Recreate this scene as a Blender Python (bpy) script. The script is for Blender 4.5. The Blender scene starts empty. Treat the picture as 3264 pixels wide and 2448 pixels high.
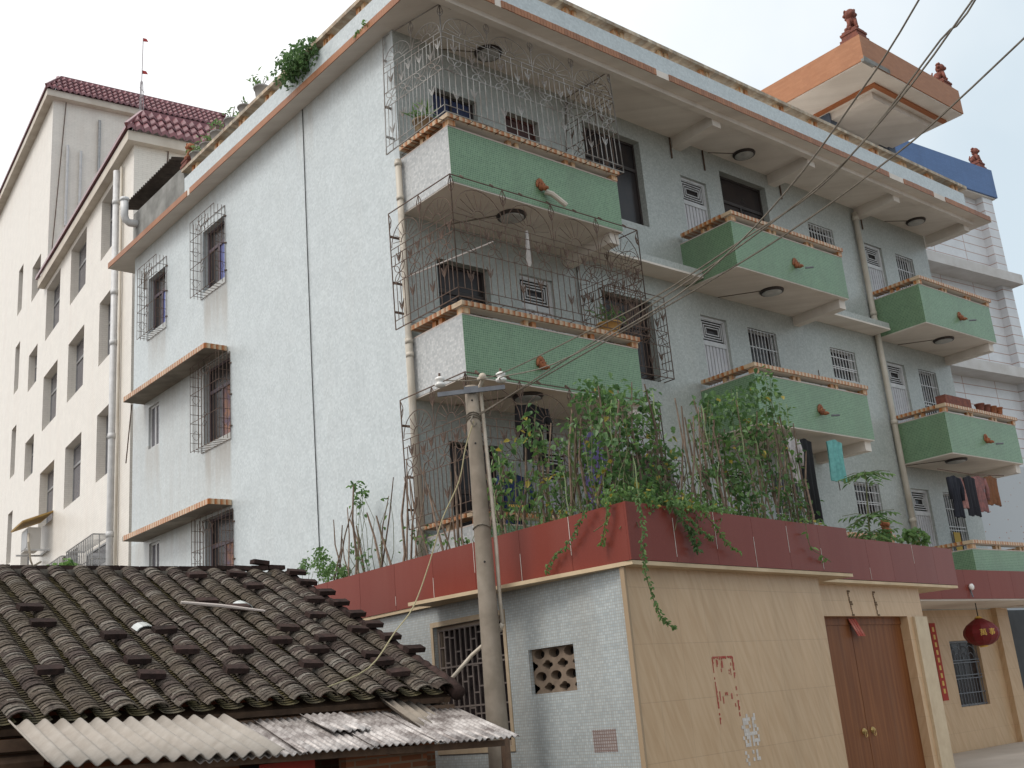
import bpy, math, random
from mathutils import Vector, Matrix
random.seed(7)
R=math.radians
sc=bpy.context.scene
COL=sc.collection
# ------------------------------------------------------------------ camera, sky, sun, exposure
cd=bpy.data.cameras.new('camera'); cam=bpy.data.objects.new('camera',cd); COL.objects.link(cam); sc.camera=cam
cam.location=(-9.5495,-13.1028,1.279); cam.rotation_euler=(R(106.5387),R(4.8636),R(-39.9401))
cd.sensor_width=36; cd.lens=38.751; cd.clip_end=2000; cd.clip_start=.05
SUN_AZ=R(166); SUN_EL=R(55)          # azimuth measured from +x towards +y
sd=Vector((math.cos(SUN_AZ)*math.cos(SUN_EL),math.sin(SUN_AZ)*math.cos(SUN_EL),math.sin(SUN_EL)))
w=bpy.data.worlds.new('World'); sc.world=w; w.use_nodes=True
nt=w.node_tree; nt.nodes.clear(); N=nt.nodes.new; L=nt.links.new
sky=N('ShaderNodeTexSky'); sky.sky_type='NISHITA'; sky.sun_disc=False; sky.sun_elevation=SUN_EL; sky.sun_rotation=R(90)-SUN_AZ
sky.air_density=1.2; sky.dust_density=3
tc=N('ShaderNodeTexCoord'); dot=N('ShaderNodeVectorMath'); dot.operation='DOT_PRODUCT'; dot.inputs[1].default_value=(-.62,.45,.45)
L(tc.outputs['Generated'],dot.inputs[0])
cl=N('ShaderNodeTexNoise'); cl.inputs['Scale'].default_value=2.3; cl.inputs['Detail'].default_value=5
L(tc.outputs['Generated'],cl.inputs['Vector'])
ad=N('ShaderNodeMath'); ad.operation='MULTIPLY_ADD'; ad.inputs[1].default_value=.55; L(cl.outputs['Fac'],ad.inputs[0]); L(dot.outputs['Value'],ad.inputs[2])
rp=N('ShaderNodeValToRGB'); e=rp.color_ramp.elements
e[0].position=0.08; e[0].color=(.56,.65,.71,1); e[1].position=.43; e[1].color=(1.0,.998,.995,1)
L(ad.outputs[0],rp.inputs['Fac'])
b1=N('ShaderNodeBackground'); b1.inputs['Strength'].default_value=.08; L(sky.outputs[0],b1.inputs['Color'])
b2=N('ShaderNodeBackground'); b2.inputs['Strength'].default_value=1.17; L(rp.outputs[0],b2.inputs['Color'])
mx=N('ShaderNodeMixShader'); mx.inputs[0].default_value=.86; L(b1.outputs[0],mx.inputs[1]); L(b2.outputs[0],mx.inputs[2])
wo=N('ShaderNodeOutputWorld'); L(mx.outputs[0],wo.inputs['Surface'])
sl=bpy.data.lights.new('sun','SUN'); sl.energy=1.7; sl.angle=R(22); sl.color=(1,.955,.9)
so=bpy.data.objects.new('sun',sl); COL.objects.link(so); so.rotation_euler=sd.to_track_quat('Z','Y').to_euler()
vs=sc.view_settings; vs.view_transform='Standard'; vs.look='None'; vs.exposure=0.2; vs.gamma=1; vs.use_curve_mapping=False

# ------------------------------------------------------------------ helpers
class MB:
    def __init__(s): s.v=[]; s.f=[]
    def add(s,vs,fs):
        n=len(s.v); s.v+=[tuple(p) for p in vs]; s.f+=[tuple(i+n for i in f) for f in fs]; return s
    def quad(s,*p): return s.add(p,[tuple(range(len(p)))])
    def box(s,a,b):
        x0,y0,z0=a; x1,y1,z1=b
        return s.add([(x0,y0,z0),(x1,y0,z0),(x1,y1,z0),(x0,y1,z0),(x0,y0,z1),(x1,y0,z1),(x1,y1,z1),(x0,y1,z1)],
              [(0,3,2,1),(4,5,6,7),(0,1,5,4),(1,2,6,5),(2,3,7,6),(3,0,4,7)])
    def hexa(s,c):   # 8 corners: bottom ring, top ring
        return s.add(c,[(0,3,2,1),(4,5,6,7),(0,1,5,4),(1,2,6,5),(2,3,7,6),(3,0,4,7)])
    def bar(s,p,q,w=.02,h=None,up=(0,0,1)):
        p=Vector(p);q=Vector(q);d=(q-p).normalized();u=Vector(up)
        if abs(d.dot(u))>.98: u=Vector((1,0,0))
        a=d.cross(u).normalized();b=a.cross(d); h=h or w; a*=w/2;b*=h/2
        return s.hexa([p-a-b,p+a-b,p+a+b,p-a+b,q-a-b,q+a-b,q+a+b,q-a+b])
    def tube(s,pts,r,n=6,cap=True):
        pts=[Vector(p) for p in pts]; k=len(pts); rr=r if isinstance(r,(list,tuple)) else [r]*k
        prev=None; base=len(s.v)
        for i,p in enumerate(pts):
            d=(pts[min(i+1,k-1)]-pts[max(i-1,0)]).normalized()
            if prev is None:
                a=d.orthogonal().normalized()
            else:
                a=(prev-d*prev.dot(d)); a=a.normalized() if a.length>1e-6 else d.orthogonal().normalized()
            prev=a; b=d.cross(a)
            for j in range(n):
                t=2*math.pi*j/n; s.v.append(tuple(p+(a*math.cos(t)+b*math.sin(t))*rr[i]))
        for i in range(k-1):
            for j in range(n):
                o=base+i*n; s.f.append((o+j,o+(j+1)%n,o+n+(j+1)%n,o+n+j))
        if cap:
            s.f.append(tuple(base+j for j in reversed(range(n)))); s.f.append(tuple(base+(k-1)*n+j for j in range(n)))
        return s
    def lathe(s,prof,c=(0,0,0),n=14):
        base=len(s.v)
        for r,z in prof:
            for j in range(n):
                t=2*math.pi*j/n; s.v.append((c[0]+r*math.cos(t),c[1]+r*math.sin(t),c[2]+z))
        k=len(prof)
        for i in range(k-1):
            for j in range(n):
                o=base+i*n; s.f.append((o+j,o+(j+1)%n,o+n+(j+1)%n,o+n+j))
        s.f.append(tuple(base+j for j in reversed(range(n)))); s.f.append(tuple(base+(k-1)*n+j for j in range(n)))
        return s
    def ball(s,c,r,n=8,m=6):
        rx,ry,rz=r if isinstance(r,(list,tuple)) else (r,r,r)
        base=len(s.v)
        for i in range(m+1):
            ph=math.pi*(i+.02*(1 if i==0 else -1 if i==m else 0))/m
            for j in range(n):
                t=2*math.pi*j/n; s.v.append((c[0]+rx*math.sin(ph)*math.cos(t),c[1]+ry*math.sin(ph)*math.sin(t),c[2]+rz*math.cos(ph)))
        for i in range(m):
            for j in range(n):
                o=base+i*n; s.f.append((o+n+j,o+n+(j+1)%n,o+(j+1)%n,o+j))
        return s
    def mesh(s,name,mat,base=(0,0,0),smooth=False):
        me=bpy.data.meshes.new(name); b=Vector(base)
        me.from_pydata([tuple(Vector(p)-b) for p in s.v],[],s.f); me.update()
        if mat: me.materials.append(mat)
        if smooth: me.polygons.foreach_set('use_smooth',[True]*len(me.polygons))
        return me
    def build(s,name,mat,parent=None,smooth=False,kind=None,label=None):
        b=root_base(parent) if parent else (0,0,0)
        o=bpy.data.objects.new(name,s.mesh(name,mat,b,smooth)); COL.objects.link(o)
        if parent: o.parent=parent
        if kind: o['kind']=kind
        if label: o['label']=label
        return o
BASE={}
def root_base(o):
    while o.parent: o=o.parent
    return BASE.get(o.name,Vector((0,0,0)))
def thing(name,label,cat,loc,group=None):
    o=bpy.data.objects.new(name,None); COL.objects.link(o); o.location=loc; o.empty_display_size=.2
    BASE[o.name]=Vector(loc); o['label']=label; o['category']=cat
    if group: o['group']=group
    return o
def tag(o,label,cat,group=None):
    o['label']=label; o['category']=cat
    if group: o['group']=group
    return o
def empty_part(name,parent):
    o=bpy.data.objects.new(name,None); COL.objects.link(o); o.parent=parent; o.empty_display_size=.1; return o
def inst(me,name,parent,loc,rot=(0,0,0),scale=(1,1,1)):
    o=bpy.data.objects.new(name,me); COL.objects.link(o)
    b=root_base(parent) if parent else Vector((0,0,0))
    o.location=Vector(loc)-b
    if isinstance(rot,Matrix): o.rotation_euler=rot.to_euler()
    else: o.rotation_euler=rot
    o.scale=scale
    if parent: o.parent=parent
    return o
def single(mb,name,mat,label,cat,loc,group=None,smooth=False):
    o=bpy.data.objects.new(name,mb.mesh(name,mat,loc,smooth)); COL.objects.link(o); o.location=loc
    BASE[o.name]=Vector(loc)
    return tag(o,label,cat,group)

# ------------------------------------------------------------------ materials
def newmat(name):
    m=bpy.data.materials.new(name); m.use_nodes=True; t=m.node_tree; b=t.nodes['Principled BSDF']; return m,t,b,t.nodes.new,t.links.new
def ramp(t,fac,a,ca,b,cb):
    r=t.nodes.new('ShaderNodeValToRGB'); r.color_ramp.elements[0].position=a; r.color_ramp.elements[0].color=ca; r.color_ramp.elements[1].position=b; r.color_ramp.elements[1].color=cb
    t.links.new(fac,r.inputs['Fac']); return r.outputs['Color']
def mixc(t,fac,a,b,mode='MIX'):
    m=t.nodes.new('ShaderNodeMix'); m.data_type='RGBA'; m.blend_type=mode
    for s,v in ((m.inputs[0],fac),(m.inputs[6],a),(m.inputs[7],b)):
        if hasattr(v,'is_output'): t.links.new(v,s)
        else: s.default_value=v if not isinstance(v,tuple) else (*v[:3],1)
    return m.outputs[2]
def g4(v): return (v,v,v,1)
def noise(t,vec,scale,detail=4,rough=.55):
    n=t.nodes.new('ShaderNodeTexNoise'); n.inputs['Scale'].default_value=scale; n.inputs['Detail'].default_value=detail; n.inputs['Roughness'].default_value=rough
    t.links.new(vec,n.inputs['Vector']); return n.outputs['Fac']
def pos(t): return t.nodes.new('ShaderNodeNewGeometry').outputs['Position']
def uvec(t,p,sx=1,sz=1):
    s=t.nodes.new('ShaderNodeSeparateXYZ'); t.links.new(p,s.inputs[0])
    a=t.nodes.new('ShaderNodeMath'); t.links.new(s.outputs[0],a.inputs[0]); t.links.new(s.outputs[1],a.inputs[1])
    c=t.nodes.new('ShaderNodeCombineXYZ'); t.links.new(a.outputs[0],c.inputs[0]); t.links.new(s.outputs[2],c.inputs[1])
    m=t.nodes.new('ShaderNodeVectorMath'); m.operation='MULTIPLY'; m.inputs[1].default_value=(sx,sz,1); t.links.new(c.outputs[0],m.inputs[0]); return m.outputs[0]
def bump(t,b,h,strength,dist=.01):
    n=t.nodes.new('ShaderNodeBump'); n.inputs['Strength'].default_value=strength; n.inputs['Distance'].default_value=dist
    t.links.new(h,n.inputs['Height']); t.links.new(n.outputs[0],b.inputs['Normal'])
def grime(t,col,p,amt=.35,c=(.2,.16,.11),scale=1.4,vert=.12,lo=.5,hi=.75):
    f=noise(t,uvec(t,p,scale,scale*vert),1.0,6,.65)
    k=ramp(t,f,lo,g4(0),hi,g4(amt)); return mixc(t,k,col,c)
def M(name,c1,c2=None,scale=4,rough=.7,bmp=0,bscale=30,gr=0,grc=(.1,.08,.06),metal=0,spec=.4,rand=0,island=False,lo=.35,hi=.7,grlo=.45):
    m,t,b,NN,LL=newmat(name); p=pos(t); col=(*c1,1)
    if c2: col=ramp(t,noise(t,p,scale),lo,(*c1,1),hi,(*c2,1))
    if rand:
        src=t.nodes.new('ShaderNodeNewGeometry').outputs['Random Per Island'] if island else t.nodes.new('ShaderNodeObjectInfo').outputs['Random']
        if island=='both':
            a=t.nodes.new('ShaderNodeMath'); a.operation='ADD'; LL(src,a.inputs[0]); LL(t.nodes.new('ShaderNodeObjectInfo').outputs['Random'],a.inputs[1])
            f=t.nodes.new('ShaderNodeMath'); f.operation='FRACT'; LL(a.outputs[0],f.inputs[0]); src=f.outputs[0]
        k=ramp(t,src,0,g4(1-rand),1,g4(1+rand*.6)); col=mixc(t,1.0,col,k,'MULTIPLY')
    if gr: col=grime(t,col,p,gr,grc,lo=grlo)
    if hasattr(col,'is_output'): LL(col,b.inputs['Base Color'])
    else: b.inputs['Base Color'].default_value=col
    b.inputs['Roughness'].default_value=rough; b.inputs['Metallic'].default_value=metal; b.inputs['Specular IOR Level'].default_value=spec
    if bmp: bump(t,b,noise(t,p,bscale,5),bmp)
    return m
def M_tile(name,ca,cb,grout,tw,th,mortar=.08,rough=.35,off=0,gr=.25,grc=(.25,.2,.14),spec=.5,big=None,bmp=.3,grlo=.5,stains_shade=()):
    """small wall tiles: brick pattern over (x+y, z)"""
    m,t,b,NN,LL=newmat(name); p=pos(t); v=uvec(t,p)
    br=NN('ShaderNodeTexBrick'); br.offset=off; br.offset_frequency=2 if off else 1; br.squash=1
    br.inputs['Color1'].default_value=(*ca,1); br.inputs['Color2'].default_value=(*cb,1); br.inputs['Mortar'].default_value=(*grout,1)
    br.inputs['Scale'].default_value=1; br.inputs['Mortar Size'].default_value=mortar*th; br.inputs['Brick Width'].default_value=tw; br.inputs['Row Height'].default_value=th
    LL(v,br.inputs['Vector']); col=br.outputs['Color']
    k=ramp(t,noise(t,v,2.2,4),.35,g4(.95),.7,g4(1.03)); col=mixc(t,1.0,col,k,'MULTIPLY')
    k=ramp(t,noise(t,v,9,6,.75),.3,g4(.94),.72,g4(1.06)); col=mixc(t,1.0,col,k,'MULTIPLY')
    if gr: col=grime(t,col,p,gr,grc,lo=grlo,hi=grlo+.3)
    if stains_shade:
        s=NN('ShaderNodeSeparateXYZ'); LL(p,s.inputs[0]); st=noise(t,uvec(t,p,5,.5),1,5,.7)
        def mr(o,a,b_,c,d):
            q=NN('ShaderNodeMapRange'); q.interpolation_type='SMOOTHSTEP'; LL(o,q.inputs[0])
            for k,v_ in zip((1,2,3,4),(a,b_,c,d)): q.inputs[k].default_value=v_
            return q.outputs[0]
        def mul(a,b_):
            q=NN('ShaderNodeMath'); q.operation='MULTIPLY'; LL(a,q.inputs[0])
            if hasattr(b_,'is_output'): LL(b_,q.inputs[1])
            else: q.inputs[1].default_value=b_
            return q.outputs[0]
        for y0,y1,z0,z1,am in stains_shade:
            k=mul(mul(mr(s.outputs[1],y0-.02,y0+.1,0,1),mr(s.outputs[1],y1-.1,y1+.05,1,0)),mul(mr(s.outputs[2],z0,z0+(z1-z0)*.8,0,1),mr(s.outputs[2],z1,z1+.04,1,0)))
            k=mul(mul(k,mr(st,.3,.7,.35,1)),am); col=mixc(t,k,col,(.34,.31,.27))
    LL(col,b.inputs['Base Color']); b.inputs['Roughness'].default_value=rough; b.inputs['Specular IOR Level'].default_value=spec
    if bmp: bump(t,b,br.outputs['Fac'],-bmp,.004)
    return m
mosaic=M_tile('white_mosaic',(.56,.615,.63),(.45,.505,.52),(.51,.54,.55),.040,.040,mortar=.06,gr=.10,grc=(.42,.38,.33),stains_shade=[(6.15,7.3,8.7,10.3,.85),(9.2,10.2,8.9,10.3,.6),(6.1,7.3,5.6,6.95,.8),(9.5,10.3,6.4,7.6,.6),(6.09,11.2,1,8.7,.3),(6.09,11.2,4.6,5.5,.5),(6.09,11.2,7.6,8.66,.5),(0,11,11.7,12.6,.5),(2.6,3.3,11,12.6,.35)])  # dirt streaks below windows; bands under eave and canopies paint in soft shade too
mosaic2=M_tile('grey_white_mosaic',(.45,.475,.45),(.33,.355,.335),(.36,.375,.355),.036,.036,gr=.15,grc=(.3,.27,.22))
mosaic3=M_tile('pale_grey_mosaic',(.54,.55,.55),(.37,.39,.40),(.42,.42,.40),.04,.04,mortar=.06,gr=.15,grc=(.35,.3,.26))
mosaic_lo=M_tile('annex_mosaic',(.47,.52,.53),(.35,.40,.42),(.34,.33,.30),.034,.034,mortar=.1,gr=.3,grlo=.45)
green=M_tile('green_mosaic',(.13,.25,.125),(.072,.165,.078),(.25,.345,.235),.036,.036,mortar=.12,gr=.45,grc=(.12,.16,.10),grlo=.47)
cream=M_tile('cream_tile',(.74,.70,.635),(.72,.68,.615),(.58,.53,.47),.20,.06,mortar=.05,off=.5,gr=.25,grc=(.55,.43,.35),rough=.4,bmp=.1)
white_tile=M_tile('white_wall_tile',(.66,.67,.69),(.62,.63,.65),(.36,.2,.15),1.5,.30,mortar=.04,gr=.1,rough=.3,off=0,bmp=.1)
blue_tile=M_tile('blue_tile',(.09,.17,.36),(.08,.155,.33),(.07,.12,.25),.24,.06,mortar=.05,gr=.3,grc=(.04,.06,.13),rough=.45,spec=.3)
orange_tile=M_tile('orange_tile',(.38,.175,.09),(.34,.15,.075),(.35,.155,.07),.2,.06,mortar=.05,off=.5,gr=.3,grc=(.33,.13,.05),rough=.55,spec=.3)
brick_wall=M_tile('red_brick',(.24,.085,.04),(.15,.06,.03),(.18,.12,.08),.25,.065,mortar=.16,off=.5,gr=.6,grc=(.04,.028,.02),rough=.9,spec=.1)
concrete=M('soffit_paint',(.74,.69,.63),(.64,.585,.525),.9,.85,.15,40,gr=.3,grc=(.26,.21,.17))
dirty=M('stained_concrete',(.30,.30,.285),(.15,.15,.14),2.2,.9,.3,25,gr=.7,grc=(.06,.055,.05))
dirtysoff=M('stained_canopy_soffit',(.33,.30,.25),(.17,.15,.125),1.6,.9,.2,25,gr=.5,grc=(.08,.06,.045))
beige=None
def mk_beige():
    m,t,b,NN,LL=newmat('beige_cladding'); p=pos(t)
    mp=NN('ShaderNodeMapping'); mp.inputs['Rotation'].default_value=(0,0,R(-24)); LL(uvec(t,p),mp.inputs['Vector'])
    wv=NN('ShaderNodeTexNoise'); wv.inputs['Scale'].default_value=1; wv.inputs['Detail'].default_value=6
    sc_=NN('ShaderNodeVectorMath'); sc_.operation='MULTIPLY'; sc_.inputs[1].default_value=(14,1.6,1); LL(mp.outputs[0],sc_.inputs[0]); LL(sc_.outputs[0],wv.inputs['Vector'])
    col=ramp(t,wv.outputs['Fac'],.35,(.49,.325,.185,1),.62,(.55,.385,.235,1))
    br=NN('ShaderNodeTexBrick'); br.offset=0; br.inputs['Scale'].default_value=1; br.inputs['Brick Width'].default_value=.6; br.inputs['Row Height'].default_value=.62; br.inputs['Mortar Size'].default_value=.004
    br.inputs['Color1'].default_value=g4(1); br.inputs['Color2'].default_value=g4(.96); br.inputs['Mortar'].default_value=g4(.82); LL(uvec(t,p),br.inputs['Vector'])
    col=mixc(t,1.0,col,br.outputs['Color'],'MULTIPLY'); col=grime(t,col,p,.25,(.25,.17,.09))
    LL(col,b.inputs['Base Color']); b.inputs['Roughness'].default_value=.38; b.inputs['Specular IOR Level'].default_value=.35
    return m
beige=mk_beige()
granite=M('red_granite',(.20,.045,.032),(.172,.038,.027),60,.3,.02,90,gr=.15,grc=(.28,.13,.1),rand=.06,spec=.13)
grout=M('pale_grout',(.55,.47,.42),rough=.9)
rust=M('rusty_iron',(.15,.10,.075),(.085,.055,.043),12,.8,gr=.0,metal=.2)
greyiron=M('weathered_grey_iron',(.36,.35,.335),(.19,.16,.14),2.3,.75,metal=.2,lo=.42,hi=.62)
pvc=M('cream_pvc_pipe',(.52,.48,.41),(.43,.38,.31),3,.45,gr=.2,grc=(.25,.18,.1))
whitemetal=M('white_painted_metal',(.62,.62,.62),(.5,.5,.5),6,.45,rand=.1)
alum=M('grey_aluminium',(.36,.36,.36),(.28,.28,.28),8,.4,metal=.5)
darkframe=M('dark_bronze_frame',(.045,.033,.03),(.03,.024,.022),8,.45)
purpleframe=M('purple_brown_frame',(.12,.085,.10),(.08,.06,.08),8,.45)
glass=M('dark_glass',(.02,.017,.018),(.035,.026,.025),1.5,.22,spec=.3)
glassr=M('window_glass',(.12,.115,.13),(.17,.165,.18),1.0,.12,spec=.5)
bluesheet=M('blue_plastic_curtain',(.14,.17,.42),(.1,.12,.3),6,.5)
curtain=M('patterned_curtain',(.30,.16,.1),(.12,.1,.16),9,.8)
ribdoor=M('pale_ribbed_door',(.56,.55,.56),(.46,.45,.47),3,.4,gr=.25,grc=(.3,.28,.27))
terracotta=M('terracotta',(.36,.13,.055),(.17,.06,.03),14,.8,.3,40,gr=.3)
redclay=M('dark_red_clay',(.22,.075,.05),(.13,.05,.04),12,.85,.4,40)
lampglass=M('frosted_lamp_glass',(.46,.46,.44),(.34,.34,.33),8,.5)
glazed=M('maroon_glazed_tile',(.22,.075,.085),(.16,.055,.065),3,.25,rand=.2,island=True,spec=.6)
conc_pole=M('pole_concrete',(.30,.255,.205),(.215,.18,.14),5,.9,.3,35,gr=.4,grc=(.13,.09,.06))
steel=M('galvanised_steel',(.17,.18,.20),(.13,.135,.15),6,.5,metal=.4)
porcelain=M('white_porcelain',(.72,.71,.68),rough=.2,spec=.6)
cablem=M('grey_brown_cable',(.19,.165,.13),(.11,.095,.075),20,.7)
blackm=M('black_cable',(.012,.012,.012),rough=.6)
ropem=M('yellow_cord',(.36,.32,.19),rough=.8)
cement_sheet=M('cement_sheet',(.37,.335,.295),(.29,.26,.225),7,.85,.25,60,gr=.2,grc=(.28,.2,.14))
old_sheet=M('old_cement_sheet',(.30,.255,.205),(.19,.16,.13),5,.9,.3,50,gr=.5,grc=(.1,.085,.07))
timber=M('old_timber',(.16,.10,.065),(.09,.058,.04),9,.85,.3,30)
def mk_zinc():
    m,t,b,NN,LL=newmat('weathered_zinc_sheet'); p=pos(t)
    f=noise(t,p,3.2,8,.75); col=ramp(t,f,.40,(.53,.495,.47,1),.62,(.15,.125,.115,1))
    f2=noise(t,p,26,5,.8); col=mixc(t,ramp(t,f2,.5,g4(0),.68,g4(.55)),col,(.12,.085,.08))
    LL(col,b.inputs['Base Color']); b.inputs['Roughness'].default_value=.52; b.inputs['Metallic'].default_value=.25; b.inputs['Specular IOR Level'].default_value=.5
    bump(t,b,f2,.25,.006); return m
zinc=mk_zinc()
def mk_rooftile():
    m,t,b,NN,LL=newmat('old_clay_roof_tile'); p=pos(t)
    gi=t.nodes.new('ShaderNodeNewGeometry').outputs['Random Per Island']; oi=t.nodes.new('ShaderNodeObjectInfo').outputs['Random']
    a=NN('ShaderNodeMath'); LL(gi,a.inputs[0]); LL(oi,a.inputs[1]); fr=NN('ShaderNodeMath'); fr.operation='FRACT'; LL(a.outputs[0],fr.inputs[0])
    r=NN('ShaderNodeValToRGB'); LL(fr.outputs[0],r.inputs['Fac']); E=r.color_ramp.elements
    E[0].position=0; E[0].color=(.05,.036,.03,1); E[1].position=1; E[1].color=(.185,.15,.125,1)
    for q,c in ((.35,(.08,.06,.052,1)),(.7,(.125,.105,.086,1)),(.92,(.20,.18,.155,1))):
        el=E.new(q); el.color=c
    k=ramp(t,noise(t,p,1.3,5,.6),.42,g4(0),.62,g4(.75)); col=mixc(t,k,r.outputs[0],(.105,.085,.06))
    k=ramp(t,noise(t,p,3.4,6,.7),.52,g4(0),.66,g4(.7)); col=mixc(t,k,col,(.04,.03,.026))
    k=ramp(t,noise(t,p,40,4,.7),.4,g4(.6),.65,g4(1.25)); col=mixc(t,1.0,col,k,'MULTIPLY')
    LL(col,b.inputs['Base Color']); b.inputs['Roughness'].default_value=.88; b.inputs['Specular IOR Level'].default_value=.2
    bump(t,b,noise(t,p,90,5),.4,.006); return m
rooftile=mk_rooftile()
def mk_moss():
    m,t,b,NN,LL=newmat('mossy_pan_tile'); p=pos(t)
    gi=t.nodes.new('ShaderNodeNewGeometry').outputs['Random Per Island']
    c=ramp(t,gi,0,(.06,.048,.037,1),1,(.16,.14,.10,1)); k=ramp(t,noise(t,p,2.6,6,.7),.4,g4(0),.62,g4(.85)); c=mixc(t,k,c,(.105,.088,.036))
    LL(c,b.inputs['Base Color']); b.inputs['Roughness'].default_value=.9; b.inputs['Specular IOR Level'].default_value=.15; return m
panmoss=mk_moss()
oldbrick=M('sooty_brick',(.058,.036,.031),(.028,.02,.018),14,.95,.5,45,rand=.35,spec=.15)
def mk_coping():
    m,t,b,NN,LL=newmat('striped_coping_tile')
    tcn=NN('ShaderNodeTexCoord'); s=NN('ShaderNodeSeparateXYZ'); LL(tcn.outputs['Generated'],s.inputs[0])
    oi=NN('ShaderNodeObjectInfo'); a=NN('ShaderNodeMath'); a.operation='MULTIPLY_ADD'; a.inputs[1].default_value=.35; a.inputs[2].default_value=-.17; LL(oi.outputs['Random'],a.inputs[0])
    ad=NN('ShaderNodeMath'); LL(s.outputs[0],ad.inputs[0]); LL(a.outputs[0],ad.inputs[1])
    p=pos(t); nz=NN('ShaderNodeMath'); nz.operation='MULTIPLY_ADD'; nz.inputs[1].default_value=.5; LL(noise(t,p,30,3),nz.inputs[0]); LL(ad.outputs[0],nz.inputs[2])
    c=ramp(t,nz.outputs[0],.5,(.56,.43,.29,1),1.08,(.40,.14,.035,1))
    c=grime(t,c,p,.4,(.18,.09,.05)); LL(c,b.inputs['Base Color']); b.inputs['Roughness'].default_value=.35; return m
coping=mk_coping()
def mk_gen(name,c1,c2,lo,hi,axis=0):
    m,t,b,NN,LL=newmat(name); p=pos(t); f=noise(t,uvec(t,p,11,.6),1,4); c=ramp(t,f,lo,(*c1,1),hi,(*c2,1)); c=grime(t,c,p,.3,(.2,.12,.07))
    LL(c,b.inputs['Base Color']); b.inputs['Roughness'].default_value=.4; return m
eavetile=M('orange_eave_tile',(.36,.155,.07),(.27,.11,.05),2.2,.45,gr=.3,grc=(.2,.11,.07),rand=.18)
postm=mk_gen('striped_post_tile',(.62,.46,.28),(.45,.16,.04),.4,.6)
woodm=mk_gen('door_wood',(.135,.045,.015),(.22,.082,.028),.35,.68)
woodm.node_tree.nodes['Principled BSDF'].inputs['Specular IOR Level'].default_value=.12
red_paper=M('red_paper',(.38,.03,.02),(.30,.04,.025),9,.7)
gold=M('gold_print',(.62,.40,.08),rough=.45)
white_paper=M('torn_white_paper',(.62,.58,.54),(.5,.45,.4),16,.85)
oldred=M('faded_red_paper',(.34,.05,.035),(.42,.16,.12),10,.85)
brown_mark=M('brown_glue_mark',(.13,.08,.045),rough=.9)
lanternm=M('red_lantern_cloth',(.16,.008,.01),(.11,.006,.008),14,.55)
ground_m=M('packed_earth_and_concrete',(.15,.13,.11),(.10,.09,.078),.8,.95,.3,12)
pave_m=M('pale_concrete_paving',(.50,.44,.38),(.43,.37,.31),1.1,.85,.15,30)
soil=M('planter_soil',(.06,.042,.028),(.03,.022,.015),12,.95)
barkm=M('bean_stake_bark',(.25,.18,.135),(.12,.085,.062),14,.9,rand=.35)
def mk_leaf(name,c1,c2,rough=.5):
    m,t,b,NN,LL=newmat(name); oi=NN('ShaderNodeObjectInfo').outputs['Random']; gi=NN('ShaderNodeNewGeometry').outputs['Random Per Island']
    a=NN('ShaderNodeMath'); LL(oi,a.inputs[0]); LL(gi,a.inputs[1]); f=NN('ShaderNodeMath'); f.operation='FRACT'; LL(a.outputs[0],f.inputs[0])
    c=ramp(t,f.outputs[0],0,(*c1,1),1,(*c2,1)); LL(c,b.inputs['Base Color']); b.inputs['Roughness'].default_value=rough
    tr=NN('ShaderNodeBsdfTranslucent'); LL(c,tr.inputs['Color']); mxx=NN('ShaderNodeMixShader'); mxx.inputs[0].default_value=.42
    LL(b.outputs[0],mxx.inputs[1]); LL(tr.outputs[0],mxx.inputs[2]); LL(mxx.outputs[0],t.nodes['Material Output'].inputs['Surface']); return m
leaf_d=mk_leaf('bean_leaf',(.06,.13,.045),(.15,.265,.095))
leaf_l=mk_leaf('young_leaf',(.12,.24,.06),(.2,.33,.1))
leaf_y=mk_leaf('yellow_leaf',(.40,.31,.05),(.5,.42,.10))
leaf_h=mk_leaf('herb_leaf',(.10,.19,.065),(.2,.33,.12))
stemm=M('vine_stem',(.075,.10,.035),(.14,.13,.06),9,.7)
podm=M('bean_pod',(.24,.31,.15),rough=.6)
def cloth(n,c,c2=None): return M(n,c,c2 or tuple(x*.7 for x in c),12,.9,.2,60)

# ------------------------------------------------------------------ wall with openings
def wall_holes(mb,O,U,I,u0,u1,z0,z1,holes,depth=.18):
    O=Vector(O);U=Vector(U).normalized();I=Vector(I).normalized()
    P=lambda u,z,d=0: O+U*u+Vector((0,0,z))+I*d
    us=sorted({u0,u1,*[h[0] for h in holes],*[h[1] for h in holes]}); zs=sorted({z0,z1,*[h[2] for h in holes],*[h[3] for h in holes]})
    us=[u for u in us if u0<=u<=u1]; zs=[z for z in zs if z0<=z<=z1]
    for i in range(len(us)-1):
        for j in range(len(zs)-1):
            cu=(us[i]+us[i+1])/2; cz=(zs[j]+zs[j+1])/2
            if any(h[0]<cu<h[1] and h[2]<cz<h[3] for h in holes): continue
            mb.quad(P(us[i],zs[j]),P(us[i+1],zs[j]),P(us[i+1],zs[j+1]),P(us[i],zs[j+1]))
    for a,b,c,d in holes:
        mb.quad(P(a,c),P(a,d),P(a,d,depth),P(a,c,depth)); mb.quad(P(b,c),P(b,c,depth),P(b,d,depth),P(b,d))
        mb.quad(P(a,d),P(b,d),P(b,d,depth),P(a,d,depth)); mb.quad(P(a,c),P(a,c,depth),P(b,c,depth),P(b,c))
def obox(mb,O,U,I,u0,u1,d0,d1,z0,z1):
    O=Vector(O);U=Vector(U).normalized();I=Vector(I).normalized()
    P=lambda u,d,z:O+U*u+I*d+Vector((0,0,z))
    mb.hexa([P(u0,d0,z0),P(u1,d0,z0),P(u1,d1,z0),P(u0,d1,z0),P(u0,d0,z1),P(u1,d0,z1),P(u1,d1,z1),P(u0,d1,z1)])
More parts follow.
